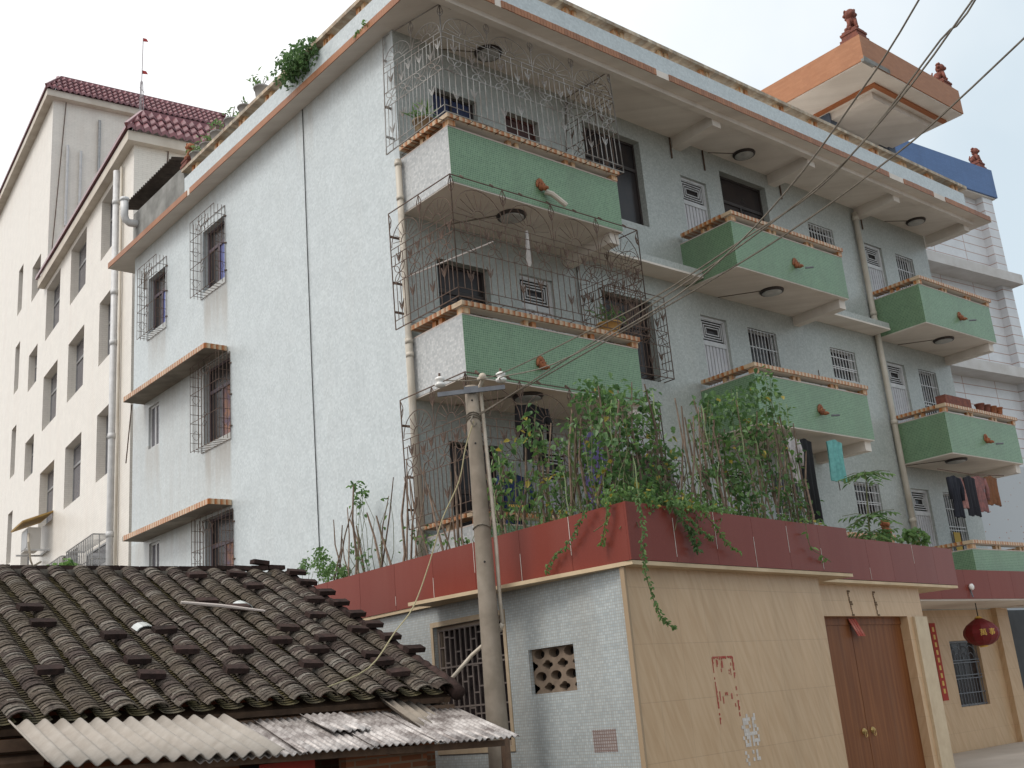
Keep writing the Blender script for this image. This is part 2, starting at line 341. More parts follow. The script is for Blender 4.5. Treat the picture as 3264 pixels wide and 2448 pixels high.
def window(parent,O,U,I,h,style='slide',fm=None,gm=None,dep=.14,extra=None):
    u0,u1,z0,z1=h; fm=fm or darkframe; gm=gm or glass; a=(O,U,I); b=.045
    f=MB()
    for r in ((u0,u0+b,z0,z1),(u1-b,u1,z0,z1),(u0+b,u1-b,z0,z0+b),(u0+b,u1-b,z1-b,z1)): obox(f,*a,r[0],r[1],dep,dep+.05,r[2],r[3])
    W=u1-u0;Hh=z1-z0; zt=z0+Hh*.68
    panes=[]
    if style=='slide':
        obox(f,*a,u0+b,u1-b,dep-.004,dep+.05,zt-.035,zt+.035)
        cm=(u0+u1)/2; obox(f,*a,cm-.03,cm+.03,dep-.002,dep+.05,z0+b,zt-.035)
        panes=[(u0+b,cm-.03,z0+b,zt-.035),(cm+.03,u1-b,z0+b,zt-.035),(u0+b,u1-b,zt+.035,z1-b)]
    elif style=='plain':
        cm=(u0+u1)/2; obox(f,*a,cm-.025,cm+.025,dep-.002,dep+.05,z0+b,z1-b); panes=[(u0+b,cm-.025,z0+b,z1-b),(cm+.025,u1-b,z0+b,z1-b)]
    else: panes=[(u0+b,u1-b,z0+b,z1-b)]
    wo=f.build('window',fm,parent)
    for i,p in enumerate(panes):
        g=MB(); obox(g,*a,p[0],p[1],dep+.02,dep+.03,p[2],p[3]); g.build('pane',gm if not (extra and i==extra[0]) else extra[1],wo)
    if style=='bars':
        g=MB(); n=max(4,int(W/.115))
        for i in range(n+1):
            u=u0+.03+(W-.06)*i/n; obox(g,*a,u-.008,u+.008,.03,.046,z0,z1)
        for z in (z0+.02,z0+Hh*.36,z0+Hh*.42,z0+Hh*.72,z1-.02): obox(g,*a,u0,u1,.028,.048,z-.009,z+.009)
        g.build('bar_grille',whitemetal,wo)
    return wo
def door(parent,O,U,I,h,dep=.06):
    u0,u1,z0,z1=h;a=(O,U,I);b=.05; zl=z1-.52
    f=MB(); 
    for r in ((u0,u0+b,z0,z1),(u1-b,u1,z0,z1),(u0+b,u1-b,zl-.09,zl),(u0+b,u1-b,z1-b,z1)): obox(f,*a,r[0],r[1],dep,dep+.06,r[2],r[3])
    d=f.build('door',whitemetal,parent)
    g=MB()
    for k in range(4):       # nested rectangles of the transom grille
        m=k*.052; q=(u0+b+m,u1-b-m,zl+m,z1-b-m); t=.009
        if q[1]-q[0]<.06 or q[3]-q[2]<.03: break
        for r in ((q[0],q[0]+2*t,q[2],q[3]),(q[1]-2*t,q[1],q[2],q[3]),(q[0]+2*t,q[1]-2*t,q[2],q[2]+2*t),(q[0]+2*t,q[1]-2*t,q[3]-2*t,q[3])): obox(g,*a,r[0],r[1],dep+.015,dep+.03,r[2],r[3])
    g.build('transom_grille',whitemetal,d)
    g=MB(); obox(g,*a,u0+b,u1-b,dep+.07,dep+.08,zl,z1-b); g.build('transom_pane',glass,d)
    g=MB(); n=7; s=(u1-u0-2*b)/n
    for i in range(n):       # ribbed leaf
        x=u0+b+s*i; obox(g,*a,x,x+s*.72,dep+.015,dep+.05,z0,zl-.09); obox(g,*a,x+s*.72,x+s,dep+.035,dep+.05,z0,zl-.09)
    g.build('door_leaf',ribdoor,d)
    return d

# ------------------------------------------------------------------ ornamental iron panel
def arc(c,r,a0,a1,n=8): return [(c[0]+r*math.cos(a0+(a1-a0)*i/n),c[1]+r*math.sin(a0+(a1-a0)*i/n)) for i in range(n+1)]
def iron_panel(mb,c00,c10,c01,c11,r=.0065,mod=.95,band=True,sun=True):
    """wrought iron panel between four corners (bottom left, bottom right, top left, top right)"""
    c00,c10,c01,c11=[Vector(c) for c in (c00,c10,c01,c11)]
    w=((c10-c00).length+(c11-c01).length)/2; h=((c01-c00).length+(c11-c10).length)/2
    def Q(a,b):
        a/=w;b/=h; return (c00*(1-a)+c10*a)*(1-b)+(c01*(1-a)+c11*a)*b
    def ln(pts,rr=r): mb.tube([Q(a,b) for a,b in pts],rr,4,cap=False)
    n=max(1,round(w/mod)); m=w/n; hs=h-.64 if sun else h-.1
    for v in (0,h): ln([(0,v),(w,v)],r*1.5)
    for u in (0,w): ln([(u,0),(u,h)],r*1.5)
    ln([(0,.14),(w,.14)]); ln([(0,hs),(w,hs)]); ln([(0,hs-.12),(w,hs-.12)])
    b0=h*.38; b1=b0+.3
    if band: ln([(0,b0),(w,b0)]); ln([(0,b1),(w,b1)])
    D=8; q=m/D
    for k in range(n):
        x0=k*m; c=x0+m/2
        if sun:
            ln(arc((c,hs+.03),.11,0,math.pi)); ln(arc((c,hs+.02),m*.46,.03,math.pi-.03,12))
            for i in range(8):
                a=math.pi*(i+.5)/8; ln([(c+.13*math.cos(a),hs+.03+.13*math.sin(a)),(c+m*.41*math.cos(a),hs+.03+min(.52,m*.41)*math.sin(a))],r*.8)
            for xx in ((x0,x0+m) if k==n-1 else (x0,)):
                for s_ in (-1,1):
                    if 0<=xx+s_*.05<=w: ln([(xx,h-.3),(xx+s_*.045,h-.22),(xx+s_*.06,h-.13),(xx+s_*.02,h-.04),(xx,h-.01)]); ln([(xx,h-.3),(xx+s_*.015,h-.2),(xx+s_*.06,h-.13)],r*.8)
            ln([(x0,hs),(x0,h)])
        for i in range(D):
            x=x0+q*i; full=(i%2==0)
            if band: ln([(x,b1),(x,hs-(0 if full else .12))]); ln([(x,.0 if full else .14),(x,b0)])
            else: ln([(x,0 if full else .14),(x,hs-(0 if full else .12))])
        if band:
            ln([(x0,b0),(x0,b1)]); ln([(c,b0),(c,b1)])
            for jj in range(2):
                cx=x0+m*(.25+.5*jj); cz=(b0+b1)/2; rr=.14
                for s1 in (-1,1):
                    for s2 in (-1,1):
                        for o in (-1,1):     # pointed petals from the middle to each corner
                            pts=[]
                            for t in range(6):
                                f=t/5; bow=.045*math.sin(math.pi*f)*o; pts.append((cx+s1*(rr*f)+bow*.7*s2*(1 if s1*s2>0 else 1)*(-1 if s1>0 else -1),cz+s2*rr*f+bow*.7*s1))
                            ln(pts,r*.9)
        for (tx,tz) in ((x0+q*2,b1+(hs-b1)*.5),(x0+q*5,b1+(hs-b1)*.3),(x0+q*7,b1+(hs-b1)*.55),(x0+q*2,.14+(b0-.14)*.4),(x0+q*5,.14+(b0-.14)*.62)):
            for s_ in (-1,1):
                ln([(tx,tz-.12),(tx+s_*.04,tz-.05),(tx+s_*.062,tz+.05),(tx+s_*.03,tz+.0),(tx,tz-.1)])
def win_cage(parent,y0,y1,z0,z1,d=.25,arch=False):
    """bar cage boxed out from the left wall (x=0)"""
    mb=MB(); r=.006
    ln=lambda *p: mb.tube(p,r,4,cap=False)
    for x in (-.012,-d):
        ln((x,y0,z0),(x,y1,z0)); ln((x,y0,z1),(x,y1,z1)); ln((x,y0,z0),(x,y0,z1)); ln((x,y1,z0),(x,y1,z1))
    n=int((z1-z0)/.22)
    for i in range(1,n+1):
        z=z0+(z1-z0)*i/(n+1)
        for y in (y0,y1): ln((-.012,y,z),(-d,y,z))
        if i%3==0: ln((-d,y0,z),(-d,y1,z))
    for y in (y0,y1):
        for x in (-d*.33,-d*.66): ln((x,y,z0),(x,y,z1))
        for zz in (z0+.35,z0+(z1-z0)*.62):
            mb.tube([(-d*.5,y,zz-.1),(-d*.15,y,zz),(-d*.5,y,zz+.12),(-d*.85,y,zz),(-d*.5,y,zz-.1)],r*.8,4,cap=False)
    k=int((y1-y0)/.13)
    for i in range(1,k):
        y=y0+(y1-y0)*i/k; top=z1 if i%2 else z1-.12
        ln((-d,y,z0),(-d,y,top)); ln((-.012,y,z0),(-d,y,z0)); 
    c=(y0+y1)/2
    for rad,zc in ((.3,z1-.42),(.13,z1-.42)):
        mb.tube([(-d,c+rad*math.cos(a),zc+rad*math.sin(a)) for a in [math.pi*i/8 for i in range(9)]],r*.8,4,cap=False)
    for i in range(1,6):
        a=math.pi*i/6; ln((-d,c+.13*math.cos(a),z1-.42+.13*math.sin(a)),(-d,c+.38*math.cos(a),z1-.42+.38*math.sin(a)))
    for zz in (z0+.45,z0+.62):
        mb.tube([(-d,c-.1,zz),(-d,c,zz+.07),(-d,c+.1,zz),(-d,c,zz-.07),(-d,c-.1,zz)],r*.8,4,cap=False)
    for z in (z0+.25,(z0+z1)/2,z1-.25): mb.bar((-.0,y0-.05,z),(-.03,y0-.0,z),.025)
    return mb.build('window_cage',rust,parent)

# ================================================================== SETTING: ground
GZ=-.42
o=MB().box((-300,-300,GZ-.3),(300,300,GZ)).build('ground',ground_m); o['kind']='structure'
o=MB().box((5,-9,GZ-.1),(24,-.02,GZ+.03)).build('pavement',pave_m); o['kind']='structure'
o=MB().box((-1.9,-9,GZ-.1),(4.9,8,GZ+.02)).build('path',M('lane_concrete',(.19,.17,.15),(.14,.125,.11),1.5,.9,.2,20)); o['kind']='structure'

# ================================================================== MAIN BUILDING
FH=3.1; ZE=12.475
mainb=thing('apartment_building','four storey apartment block clad in pale mosaic with green balconies and orange trim','building',(8,5,GZ))
X=(1,0,0);Y=(0,1,0);O0=(0,0,0);IN=(0,1,0);INL=(1,0,0)
left_h=[(6.30,7.32,10.28,11.67),(9.25,10.2,10.28,11.63),(6.13,7.33,6.95,8.58),(9.56,10.13,7.53,8.5),(6.08,7.3,3.7,5.43),(9.5,10.04,4.4,5.41)]
wl=MB(); wall_holes(wl,O0,Y,INL,0,11.03,GZ,ZE,left_h,.2)
wl.quad((0,11.03,GZ),(12,11.03,GZ),(12,11.03,ZE),(0,11.03,ZE))
wl.build('side_wall',mosaic,mainb)
front=[]   # (hole,type)
for k in range(3):
    d=FH*k
    top=k==0
    front+=[((7.16,7.98,9.15-d,11.66-d),'door'),((11.62,12.62,10.9-d,11.64-d),'bars'),((13.96,14.74,9.15-d,11.63-d),'door'),((15.38,16.22,10.2-d,11.63-d),'bars' if k else 'bars')]
    front.append(((8.5,10.12,10.2,12.12),'dark') if top else ((8.66,9.63,10.2-d,11.63-d),'bars'))
    front.append(((4.38,5.98,10.19,12.08),'darkdoor') if top else ((4.38,5.72,6.95-FH*(k-1),8.56-FH*(k-1)),'dark'))
    front.append(((.75,1.75,10.35,11.64),'plainblue') if top else ((.61,1.7,6.9-FH*(k-1),8.42-FH*(k-1)),'dark') if k==1 else ((.6,1.62,3.0,5.35),'dark'))
    front.append(((2.4,3.22,9.3,11.68),'plainred') if top else ((2.38,3.17,9.15-d,11.6-d),'door'))
front.append(((14.35,15.65,.52,1.95),'lattice'))
wf=MB(); wall_holes(wf,O0,X,IN,0,17.05,2.64,ZE,[h for h,s in front if s!='lattice'],.2)
wf.quad((17.05,0,GZ),(17.05,9,GZ),(17.05,9,ZE),(17.05,0,ZE)); wf.build('front_wall',mosaic2,mainb)
wf=MB(); wall_holes(wf,O0,X,IN,0,17.05,GZ,2.64,[h for h,s in front if s=='lattice'],.2); wf.build('ground_floor_wall',beige,mainb)
for y0_ in (0,):
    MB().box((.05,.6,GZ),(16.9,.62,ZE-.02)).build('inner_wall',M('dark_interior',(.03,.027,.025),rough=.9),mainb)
for h,s in front:
    if s=='door': door(mainb,O0,X,IN,h)
    elif s=='bars': window(mainb,O0,X,IN,h,'bars',whitemetal,None,.13)
    elif s=='lattice':
        wo=window(mainb,O0,X,IN,h,'one',alum,glass,.12); g=MB()
        u0,u1,z0,z1=h; dz=(z1-z0)
        for z in (.02,.2,.42,.47,.66,.7,.98): g.bar((u0,.06,z0+dz*z),(u1,.06,z0+dz*z),.02)
        for i in range(10):
            u=u0+.05+(u1-u0-.1)*i/9; g.bar((u,.06,z0+(0 if i%3==0 else dz*.02)),(u,.06,z0+dz*(.98 if i%3==0 else (.42 if i%2 else .66))),.014)
        for c in (u0+.33,u0+.95):
            for rr in (.13,.26): g.tube([(c+rr*math.cos(a),.06,z0+dz*.7+rr*1.2*math.sin(a)) for a in [math.pi*i/8 for i in range(9)]],.008,4)
        g.build('lattice_grille',steel,wo)
    elif s=='plainblue': window(mainb,O0,X,IN,h,'plain',darkframe,M('blue_dark_glass',(.03,.04,.09),rough=.25,spec=.3),.12)
    elif s=='plainred': window(mainb,O0,X,IN,h,'plain',M('dark_red_frame',(.1,.03,.02),rough=.6),M('red_brown_glass',(.06,.022,.018),rough=.4),.12)
    else: window(mainb,O0,X,IN,h,'slide',darkframe,glass,.15)
for i,h in enumerate(left_h):
    if i in (3,5): window(mainb,O0,Y,INL,h,'plain',whitemetal,glassr,.05)
    else: window(mainb,O0,Y,INL,h,'slide',purpleframe,glass,.13,extra=(0,bluesheet if i<2 else curtain))
for y0,y1,z0,z1 in ((6.25,7.40,10.14,11.86),(9.18,10.24,10.12,11.84),(6.1,7.41,6.81,8.6),(6.05,7.36,3.5,5.42)): win_cage(mainb,y0,y1,z0,z1)
# roof slab, fascia, parapet
sl_=MB().box((-.326,-1.493,ZE),(17.9,11.9,ZE+.135)); sl_.build('roof_slab',concrete,mainb)
et=MB().box((-.031,-.008,-.068),(.034,.008,.068)).mesh('eave_tile',eavetile)
skip=[(1.02,1.2),(5.0,5.3),(12.95,13.6),(15.0,15.55)]
x=-.33+.04
while x<17.87:
    if not any(a<x<b for a,b in skip): inst(et,'eave_tile',mainb,(x,-1.502,ZE+.064+random.uniform(-.003,.003)))
    x+=.0715
lt=MB(); y=-1.46
while y<11.88:
    if not (7.2<y<7.4): lt.box((-.344,y-.034,ZE-.004),(-.327,y+.034,ZE+.132))
    y+=.0715
lt.build('side_eave_tiles',eavetile,mainb,kind='stuff')
MB().box((-.31,-1.48,ZE+.135),(16.65,-1.34,12.98)).box((-.31,-1.34,ZE+.135),(-.17,7.55,12.98)).build('parapet',mosaic,mainb)
MB().box((-.315,7.553,ZE+.135),(-.12,10.36,13.29)).box((-.12,10.22,ZE+.135),(3,10.36,13.29)).build('bare_parapet',dirty,mainb)
cp=MB()
x=-.36
while x<16.7:
    cp.box((x,-1.54,13.12),(x+.112,-1.29,13.195)); x+=.115
y=-1.28
while y<7.5:
    cp.box((-.37,y,13.12),(-.12,y+.112,13.195)); y+=.115
cpo=cp.build('roof_coping_tiles',M('worn_coping_tile',(.48,.42,.32),(.33,.22,.13),9,.5,gr=.4,grc=(.15,.1,.06),rand=.35,island=True),mainb,kind='stuff')
pb=MB().box((-.05,-.05,-.07),(.05,.05,.07)).mesh('parapet_post',postm)
for i in range(14):
    for d in (0,.17): inst(pb,'parapet_post',mainb,(.35+1.22*i+d,-1.41,13.05))
for i in range(8):
    for d in (0,.17): inst(pb,'parapet_post',mainb,(-.24,-.7+1.1*i+d,13.05))
# soffit beams
for bx in (7.15,10.4,13.88,17.25): MB().box((bx-.13,-1.1,ZE-.24),(bx+.13,-.001,ZE+.001)).build('soffit_beam',concrete,mainb)
MB().box((-.02,-1.24,ZE-.1),(17.4,-1.1,ZE+.001)).build('soffit_beam',concrete,mainb)
# balconies
ct=MB().box((-.0555,-.125,-.037),(.0555,.125,.037)).mesh('coping_tile',coping)
def animal_spout(c):
    mb=MB(); x,y,z=0,0,0
    for i in range(7):
        a=math.pi*(.05+.9*i/6); mb.ball((x+.12*math.cos(a),y-.02,z+.02+.14*math.sin(a)),(.045,.035,.07),6,5)
    mb.ball((x,y-.06,z),(.1,.1,.1),8,6); mb.ball((x+.02,y-.17,z-.07),(.06,.1,.055),8,6); mb.ball((x+.025,y-.26,z-.09),(.042,.03,.035),6,5)
    for s in (-1,1): mb.ball((x+s*.05,y-.14,z+.04),.022,5,4)
    mb.v=[(c[0]+q[0]*.62,c[1]+q[1]*.62,c[2]+q[2]*.72) for q in mb.v]
    return mb
def balcony(x0,x1,k,side='green',b=1.298):
    d=FH*k; zt=9.999-d; zb=9.043-d; t=.1
    p=MB().box((x0,-b,zb+.02),(x1,-b+t,zt)); 
    if side=='green': p.box((x0,-b+t,zb+.02),(x0+t,-.001,zt))
    p.box((x1-t,-b+t,zb+.02),(x1,-.001,zt))
    bo=p.build('balcony',green,mainb)
    if side!='green': MB().box((x0-.001,-b+.004,zb+.018),(x0+t,-.001,zt+.002)).build('side_panel',mosaic3,bo)
    MB().box((x0+.006,-b+.006,zb),(x1-.006,-.001,zb+.12)).build('floor_slab',concrete,bo)
    MB().box((x0-.003,-b-.004,zt+.001),(x1+.003,-b+t,zt+.02)).box((x0-.003,-b+t,zt+.001),(x0+t,-.001,zt+.02)).build('panel_cap',grout,bo)
    bm=MB().box((x1-.24,-b+.1,zb-.2),(x1-.02,-.001,zb-.001)); bm.build('balcony_beam',concrete,bo)
    zc=zt+.157; n=int((x1-x0+.1)/.1145)
    for i in range(n): inst(ct,'coping_tile',bo,(x0-.05+.0573+.1145*i,-b+.05,zc+random.uniform(-.002,.002)))
    m=int((b-.2)/.1145)
    for i in range(m): inst(ct,'coping_tile',bo,(x0+.06,-b+.24+.1145*i,zc),(0,0,-math.pi/2))
    for i in range(m): inst(ct,'coping_tile',bo,(x1-.06,-b+.24+.1145*i,zc),(0,0,math.pi/2))
    MB().box((x0-.02,-b-.04,zc-.045),(x1+.02,-b+.14,zc-.038)).build('coping_bed',concrete,bo)
    ps=[(x0+.07,-b+.05),(x1-.07,-b+.05)]
    L_=x1-x0
    for f in (.36,.70):
        for dd in (-.08,.08): ps.append((x0+L_*f+dd,-b+.05))
    for dd in (-.08,.08): ps+=[(x0+.05,-b*.52+dd),(x1-.05,-b*.52+dd)]
    for i,(px,py) in enumerate(ps):
        s=.07 if i<2 else .042
        MB().box((px-s,py-s,zt+.02),(px+s,py+s,zc-.045)).build('coping_post',postm,bo)
    return bo
bals={}
for k in range(3):
    bals['A',k]=balcony(0,3.718,k,'white'); bals['B',k]=balcony(6.845,10.591,k); bals['C',k]=balcony(13.713,17.07,k)
for key,c in {('A',0):(1.84,-1.298,9.42),('A',1):(1.47,-1.298,6.3),('B',0):(8.79,-1.298,9.46),('B',1):(8.8,-1.298,6.36),('C',0):(15.39,-1.298,9.43),('C',1):(15.4,-1.298,6.38)}.items():
    so_=animal_spout(c).build('animal_head_spout',terracotta,bals[key],True)
    if key==('A',0):
        MB().tube([(1.9,-1.34,9.34),(2.0,-1.4,9.3),(2.2,-1.5,9.1)],.045,8).build('spout_pipe',pvc,bals[key])
    elif key!=('A',1):
        MB().tube([(c[0]+.03,-1.5,c[2]-.12),(c[0]+.14,-1.62,c[2]-.13)],.02,6).build('spout_pipe',steel,bals[key])
for i,(x0,x1) in enumerate(((3.74,6.82),(10.62,13.55))):
    MB().box((x0,-.47,9.14),(x1,-.001,9.27)).build('ledge',mosaic2,mainb); MB().box((x0,-.475,9.1),(x1+.01,-.001,9.139)).build('ledge_base',concrete,mainb)
for x,y,z in ((1.81,-.36,ZE),(8.96,-.39,ZE),(15.91,-.45,ZE),(1.56,-.85,9.043),(8.56,-.8,9.043),(15.37,-.8,9.043),(1.52,-.88,5.943),(14.54,-.92,5.943)):
    l=MB().lathe([(.2,-.05),(.235,-.045),(.25,-.02),(.25,-.001)],(x,y,z),18).build('ceiling_lamp',darkframe,mainb,True)
    MB().lathe([(.02,-.085),(.12,-.078),(.19,-.06),(.205,-.051)],(x,y,z),18).build('lamp_glass',lampglass,l,True)
    MB().bar((x-.2,y+.1,z-.006),(x-.75,-.004,z-.006),.016).build('lamp_wire',cablem,l)
# pipes
pp=MB().tube([(13.62,-.09,12.3),(13.62,-.09,2.7)],.07,10)
for z in (12.1,9.6,6.9,4.6): pp.tube([(13.62,-.09,z),(13.62,-.09,z+.1)],.083,10)
pp.build('drainpipe',pvc,mainb,True)
pp=MB().tube([(-.075,-.05,9.97),(-.075,-.05,2.7)],.054,10)
for z in (9.86,9.25,6.82,6.6,3.9): pp.tube([(-.075,-.05,z),(-.075,-.05,z+.07)],.064,10)
pp.build('drainpipe',pvc,mainb,True)
MB().tube([(-.05,-.0+.06,6.95),(-.05,.06,2.7)],.022,8).build('thin_pipe',pvc,mainb,True)
MB().tube([(-.012,2.99,12.46),(-.013,2.985,9.5),(-.014,2.97,7),(-.012,2.93,4)],.008,5).build('wall_cable',blackm,mainb)
MB().bar((11.0,-.006,7.9),(11.05,-.006,5.2),.012).build('wall_cable',rust,mainb)
for x in (6.95,8.0,10.7,14.0): MB().bar((x,-.02,ZE-.02 if x<9 else ZE-.1),(x,-.02,ZE-.5),.025).build('bracket_rod',rust,mainb)
# window canopies on the side wall
for z,y0,y1 in ((8.65,6.24,10.42),(5.5,6.12,10.35)):
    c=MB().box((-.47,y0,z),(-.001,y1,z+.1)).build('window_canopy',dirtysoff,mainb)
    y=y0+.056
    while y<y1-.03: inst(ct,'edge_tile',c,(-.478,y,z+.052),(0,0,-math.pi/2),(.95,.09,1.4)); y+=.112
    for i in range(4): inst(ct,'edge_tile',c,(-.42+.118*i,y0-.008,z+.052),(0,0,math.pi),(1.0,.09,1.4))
MB().bar((-.3,10.36,8.6),(-.32,10.6,7.3),.02).build('hanging_strip',rust,mainb)
# side vent patches
MB().box((-.006,10.32,11.45),(0.02,10.5,11.9)).build('wall_patch',dirty,mainb)
# big balcony cages
def corner_cage(z0,z1,mat,b,t):
    """b, t: plan corners (left wall end, front left, front right, right wall end) at the foot and at the top"""
    B=[Vector((x,y,z0)) for x,y in b]; T=[Vector((x,y,z1)) for x,y in t]
    c=MB(); iron_panel(c,B[1],B[2],T[1],T[2]); cg=c.build('balcony_cage',mat,mainb)
    c=MB(); iron_panel(c,B[0],B[1],T[0],T[1])
    for f in (.15,.4,.8): q=B[0].lerp(T[0],f); c.bar(q,(-.002,q.y,q.z),.03)
    c.build('side_grille',mat,cg)
    c=MB(); iron_panel(c,B[2],B[3],T[2],T[3]); c.build('side_grille',rust,cg)
    x0,yb=b[1]; x1=b[2][0]
    c=MB(); n=int((x1-x0)/.27)
    for i in range(n): x=x0+(x1-x0)*i/n; c.tube([(x,yb,z0),(x+.02,yb+.24,z0+.02)],.006,4)
    for i in range(6): y=yb+.25*i; c.tube([(x0,y,z0),(x0+.24,y,z0+.02)],.006,4)
    c.tube([(x0+.24,yb+.24,z0+.02),(x1,yb+.24,z0+.02)],.006,4); c.tube([(x0+.24,yb+.24,z0+.02),(x0+.24,0,z0+.02)],.006,4)
    for i in range(7): q=T[1].lerp(T[2],.06+.145*i); c.bar(q,q+Vector((0,.06,.06)),.03)
    c.build('base_grille',rust,cg)
    return cg
corner_cage(10.1,12.44,greyiron,((-.19,.1),(-.19,-1.5),(3.7,-1.5),(3.7,-.02)),((-.03,.24),(.23,-1.04),(4.06,-1.12),(4.0,-.02)))
corner_cage(7.08,9.06,rust,((-.19,.12),(-.19,-1.5),(3.85,-1.5),(3.8,-.02)),((-.19,.14),(-.16,-1.46),(3.9,-1.46),(3.78,-.02)))
corner_cage(3.95,5.94,rust,((-.19,.08),(-.19,-1.5),(3.85,-1.5),(3.8,-.02)),((-.19,.12),(-.16,-1.46),(3.9,-1.46),(3.78,-.02)))
c=MB(); iron_panel(c,(4.3,-.26,6.95),(5.8,-.26,6.95),(4.3,-.26,8.57),(5.8,-.26,8.57),band=True,sun=False)
for z in [6.95+.18*i for i in range(10)]:
    c.tube([(4.3,-.26,z),(4.3,-.002,z)],.007,4); c.tube([(5.8,-.26,z),(5.8,-.002,z)],.007,4)
for x in [4.3+.19*i for i in range(9)]: c.tube([(x,-.26,6.95),(x,-.002,6.95)],.007,4)
c.build('window_cage',rust,mainb)
c=MB(); iron_panel(c,(4.3,-.26,3.85),(5.8,-.26,3.85),(4.3,-.26,5.47),(5.8,-.26,5.47),band=True,sun=False); c.build('window_cage',rust,mainb)
# porch parapet in front of the ground floor
pm=None
def panel(O,U,I,u0,u1,z0,z1,parent,t=.03,name='granite_panel'):
    mb=MB(); obox(mb,O,U,I,u0+.003,u1-.003,0,t,z0,z1); return mb.build(name,granite,parent)
for i in range(10): panel((9.4,-1.63,0),X,Y,i*1.02,i*1.02+1.02,2.69,3.285,mainb)
MB().box((9.42,-1.6,2.7),(19.55,-1.45,3.27)).build('porch_beam',grout,mainb)
MB().box((9.42,-1.597,2.66),(19.55,-.002,2.699)).build('porch_soffit',concrete,mainb)
MB().box((16.55,-.13,GZ),(17.1,-.001,2.66)).build('porch_pilaster',beige,mainb)
MB().box((17.1,.5,GZ),(24,.6,2.66)).build('passage_shade_sheet',M('passage_shade_grey',(.045,.047,.05),(.03,.03,.033),3,.6),mainb)  # flat dark sheet stands in for the shade of the passage beyond the pilaster
# red couplet strip
cs=single(MB().box((13.62,-.012,.7),(13.86,-.003,2.36)),'couplet_strip',red_paper,'long red paper couplet strip on the beige wall beside the lattice window','paper strip',(13.74,-.005,1.5))
for i in range(9): MB().box((13.70,-.0155,.85+.165*i),(13.78,-.0125,.95+.165*i)).build('gold_dab',gold,cs)

# ================================================================== ANNEX (built about the camera-side corner, then set at true distance)
S_=.92; CC=Vector((-9.5495,-13.1028,1.279))
sc3=lambda p: CC+S_*(Vector(p)-CC)
class SB(MB):
    def build(s,*a,**k): s.v=[tuple(sc3(p)) for p in s.v]; return MB.build(s,*a,**k)
AN=R(6.8); AU=Vector((math.cos(AN),math.sin(AN),0)); AI=Vector((-math.sin(AN),math.cos(AN),0)); AO=Vector((.05,-4.06,0))
annex=thing('annex_building','low front annex with red granite parapet, pale mosaic side and beige front','building',(1.5,-2.5,GZ))
zt_,zb_=3.575,2.875
for i in range(8):
    y0=-4.03+i*.98; mb=SB().box((.05,y0+.003,zb_),(.08,y0+.977,zt_)); mb.build('granite_panel',granite,annex)
for i in range(6):
    mb=SB(); obox(mb,AO,AU,AI,i*.95+.003,i*.95+.947,0,.03,zb_+.003,zt_+.003); mb.build('granite_panel',granite,annex)
AO2=AO+AI*.7
for i in range(7):
    mb=SB(); obox(mb,AO2,AU,AI,4.95+i*.95+.003,4.95+i*.95+.947,0,.03,zb_+.04,zt_+.055); mb.build('granite_panel',granite,annex)
mb=SB(); mb.box((.081,-3.98,zb_+.01),(.2,3.9,zt_-.01)); obox(mb,AO,AU,AI,.04,5.7,.031,.15,zb_+.01,zt_-.01); obox(mb,AO2,AU,AI,4.97,11.6,.031,.15,zb_+.05,zt_+.04)
obox(mb,AO,AU,AI,5.56,5.699,.15,.85,zb_+.01,zt_-.01); mb.build('parapet_core',grout,annex)
mb=SB(); mb.box((.06,-3.9,zb_-.05),(1.0,3.9,zb_-.001)); obox(mb,AO,AU,AI,.02,5.68,.006,4,zb_-.052,zb_-.003); obox(mb,AO2,AU,AI,4.97,11.58,.004,3,zb_-.02,zb_+.03); mb.build('roof_slab',M('beige_soffit',(.60,.47,.31),(.5,.38,.24),2,.8,gr=.3),annex)
ah=[(-2.83,-1.97,1.46,2.02),(-1.5,.08,.85,2.53),(.54,.86,1.9,2.3)]
mb=SB(); wall_holes(mb,(.13,0,0),Y,INL,-3.855,4.0,-.6,zb_-.05,ah,.14); mb.build('side_wall',mosaic_lo,annex)
mb=SB(); wall_holes(mb,AO+AI*.2,AU,AI,.06,4.9,-.6,zb_-.05,[],.1)
e1=AO+AI*.2+AU*4.9; mb.quad(e1+Vector((0,0,-.6)),e1+AI*1.2+Vector((0,0,-.6)),e1+AI*1.2+Vector((0,0,zb_-.05)),e1+Vector((0,0,zb_-.05)))
AOd=AO+AI*.9
wall_holes(mb,AOd,AU,AI,4.9,10.12,-.6,zb_-.01,[(4.95,9.42,-.7,2.33)],.16)
e2=AOd+AU*10.12; mb.quad(e2+Vector((0,0,-.6)),e2+AI*2.6+Vector((0,0,-.6)),e2+AI*2.6+Vector((0,0,zb_)),e2+Vector((0,0,zb_)))
mb.build('front_wall',beige,annex)
mb=SB(); obox(mb,AOd,AU,AI,9.62,10.17,-.05,.02,-.6,2.32); mb.build('pilaster',M('pale_pilaster',(.56,.45,.30),(.48,.37,.24),5,.45,gr=.3,grc=(.3,.2,.13)),annex)
mb=SB(); obox(mb,AO,AU,AI,.045,.085,.165,.23,-.6,zb_-.055); mb.build('corner_trim',M('corner_trim_stone',(.33,.24,.15),rough=.6),annex)
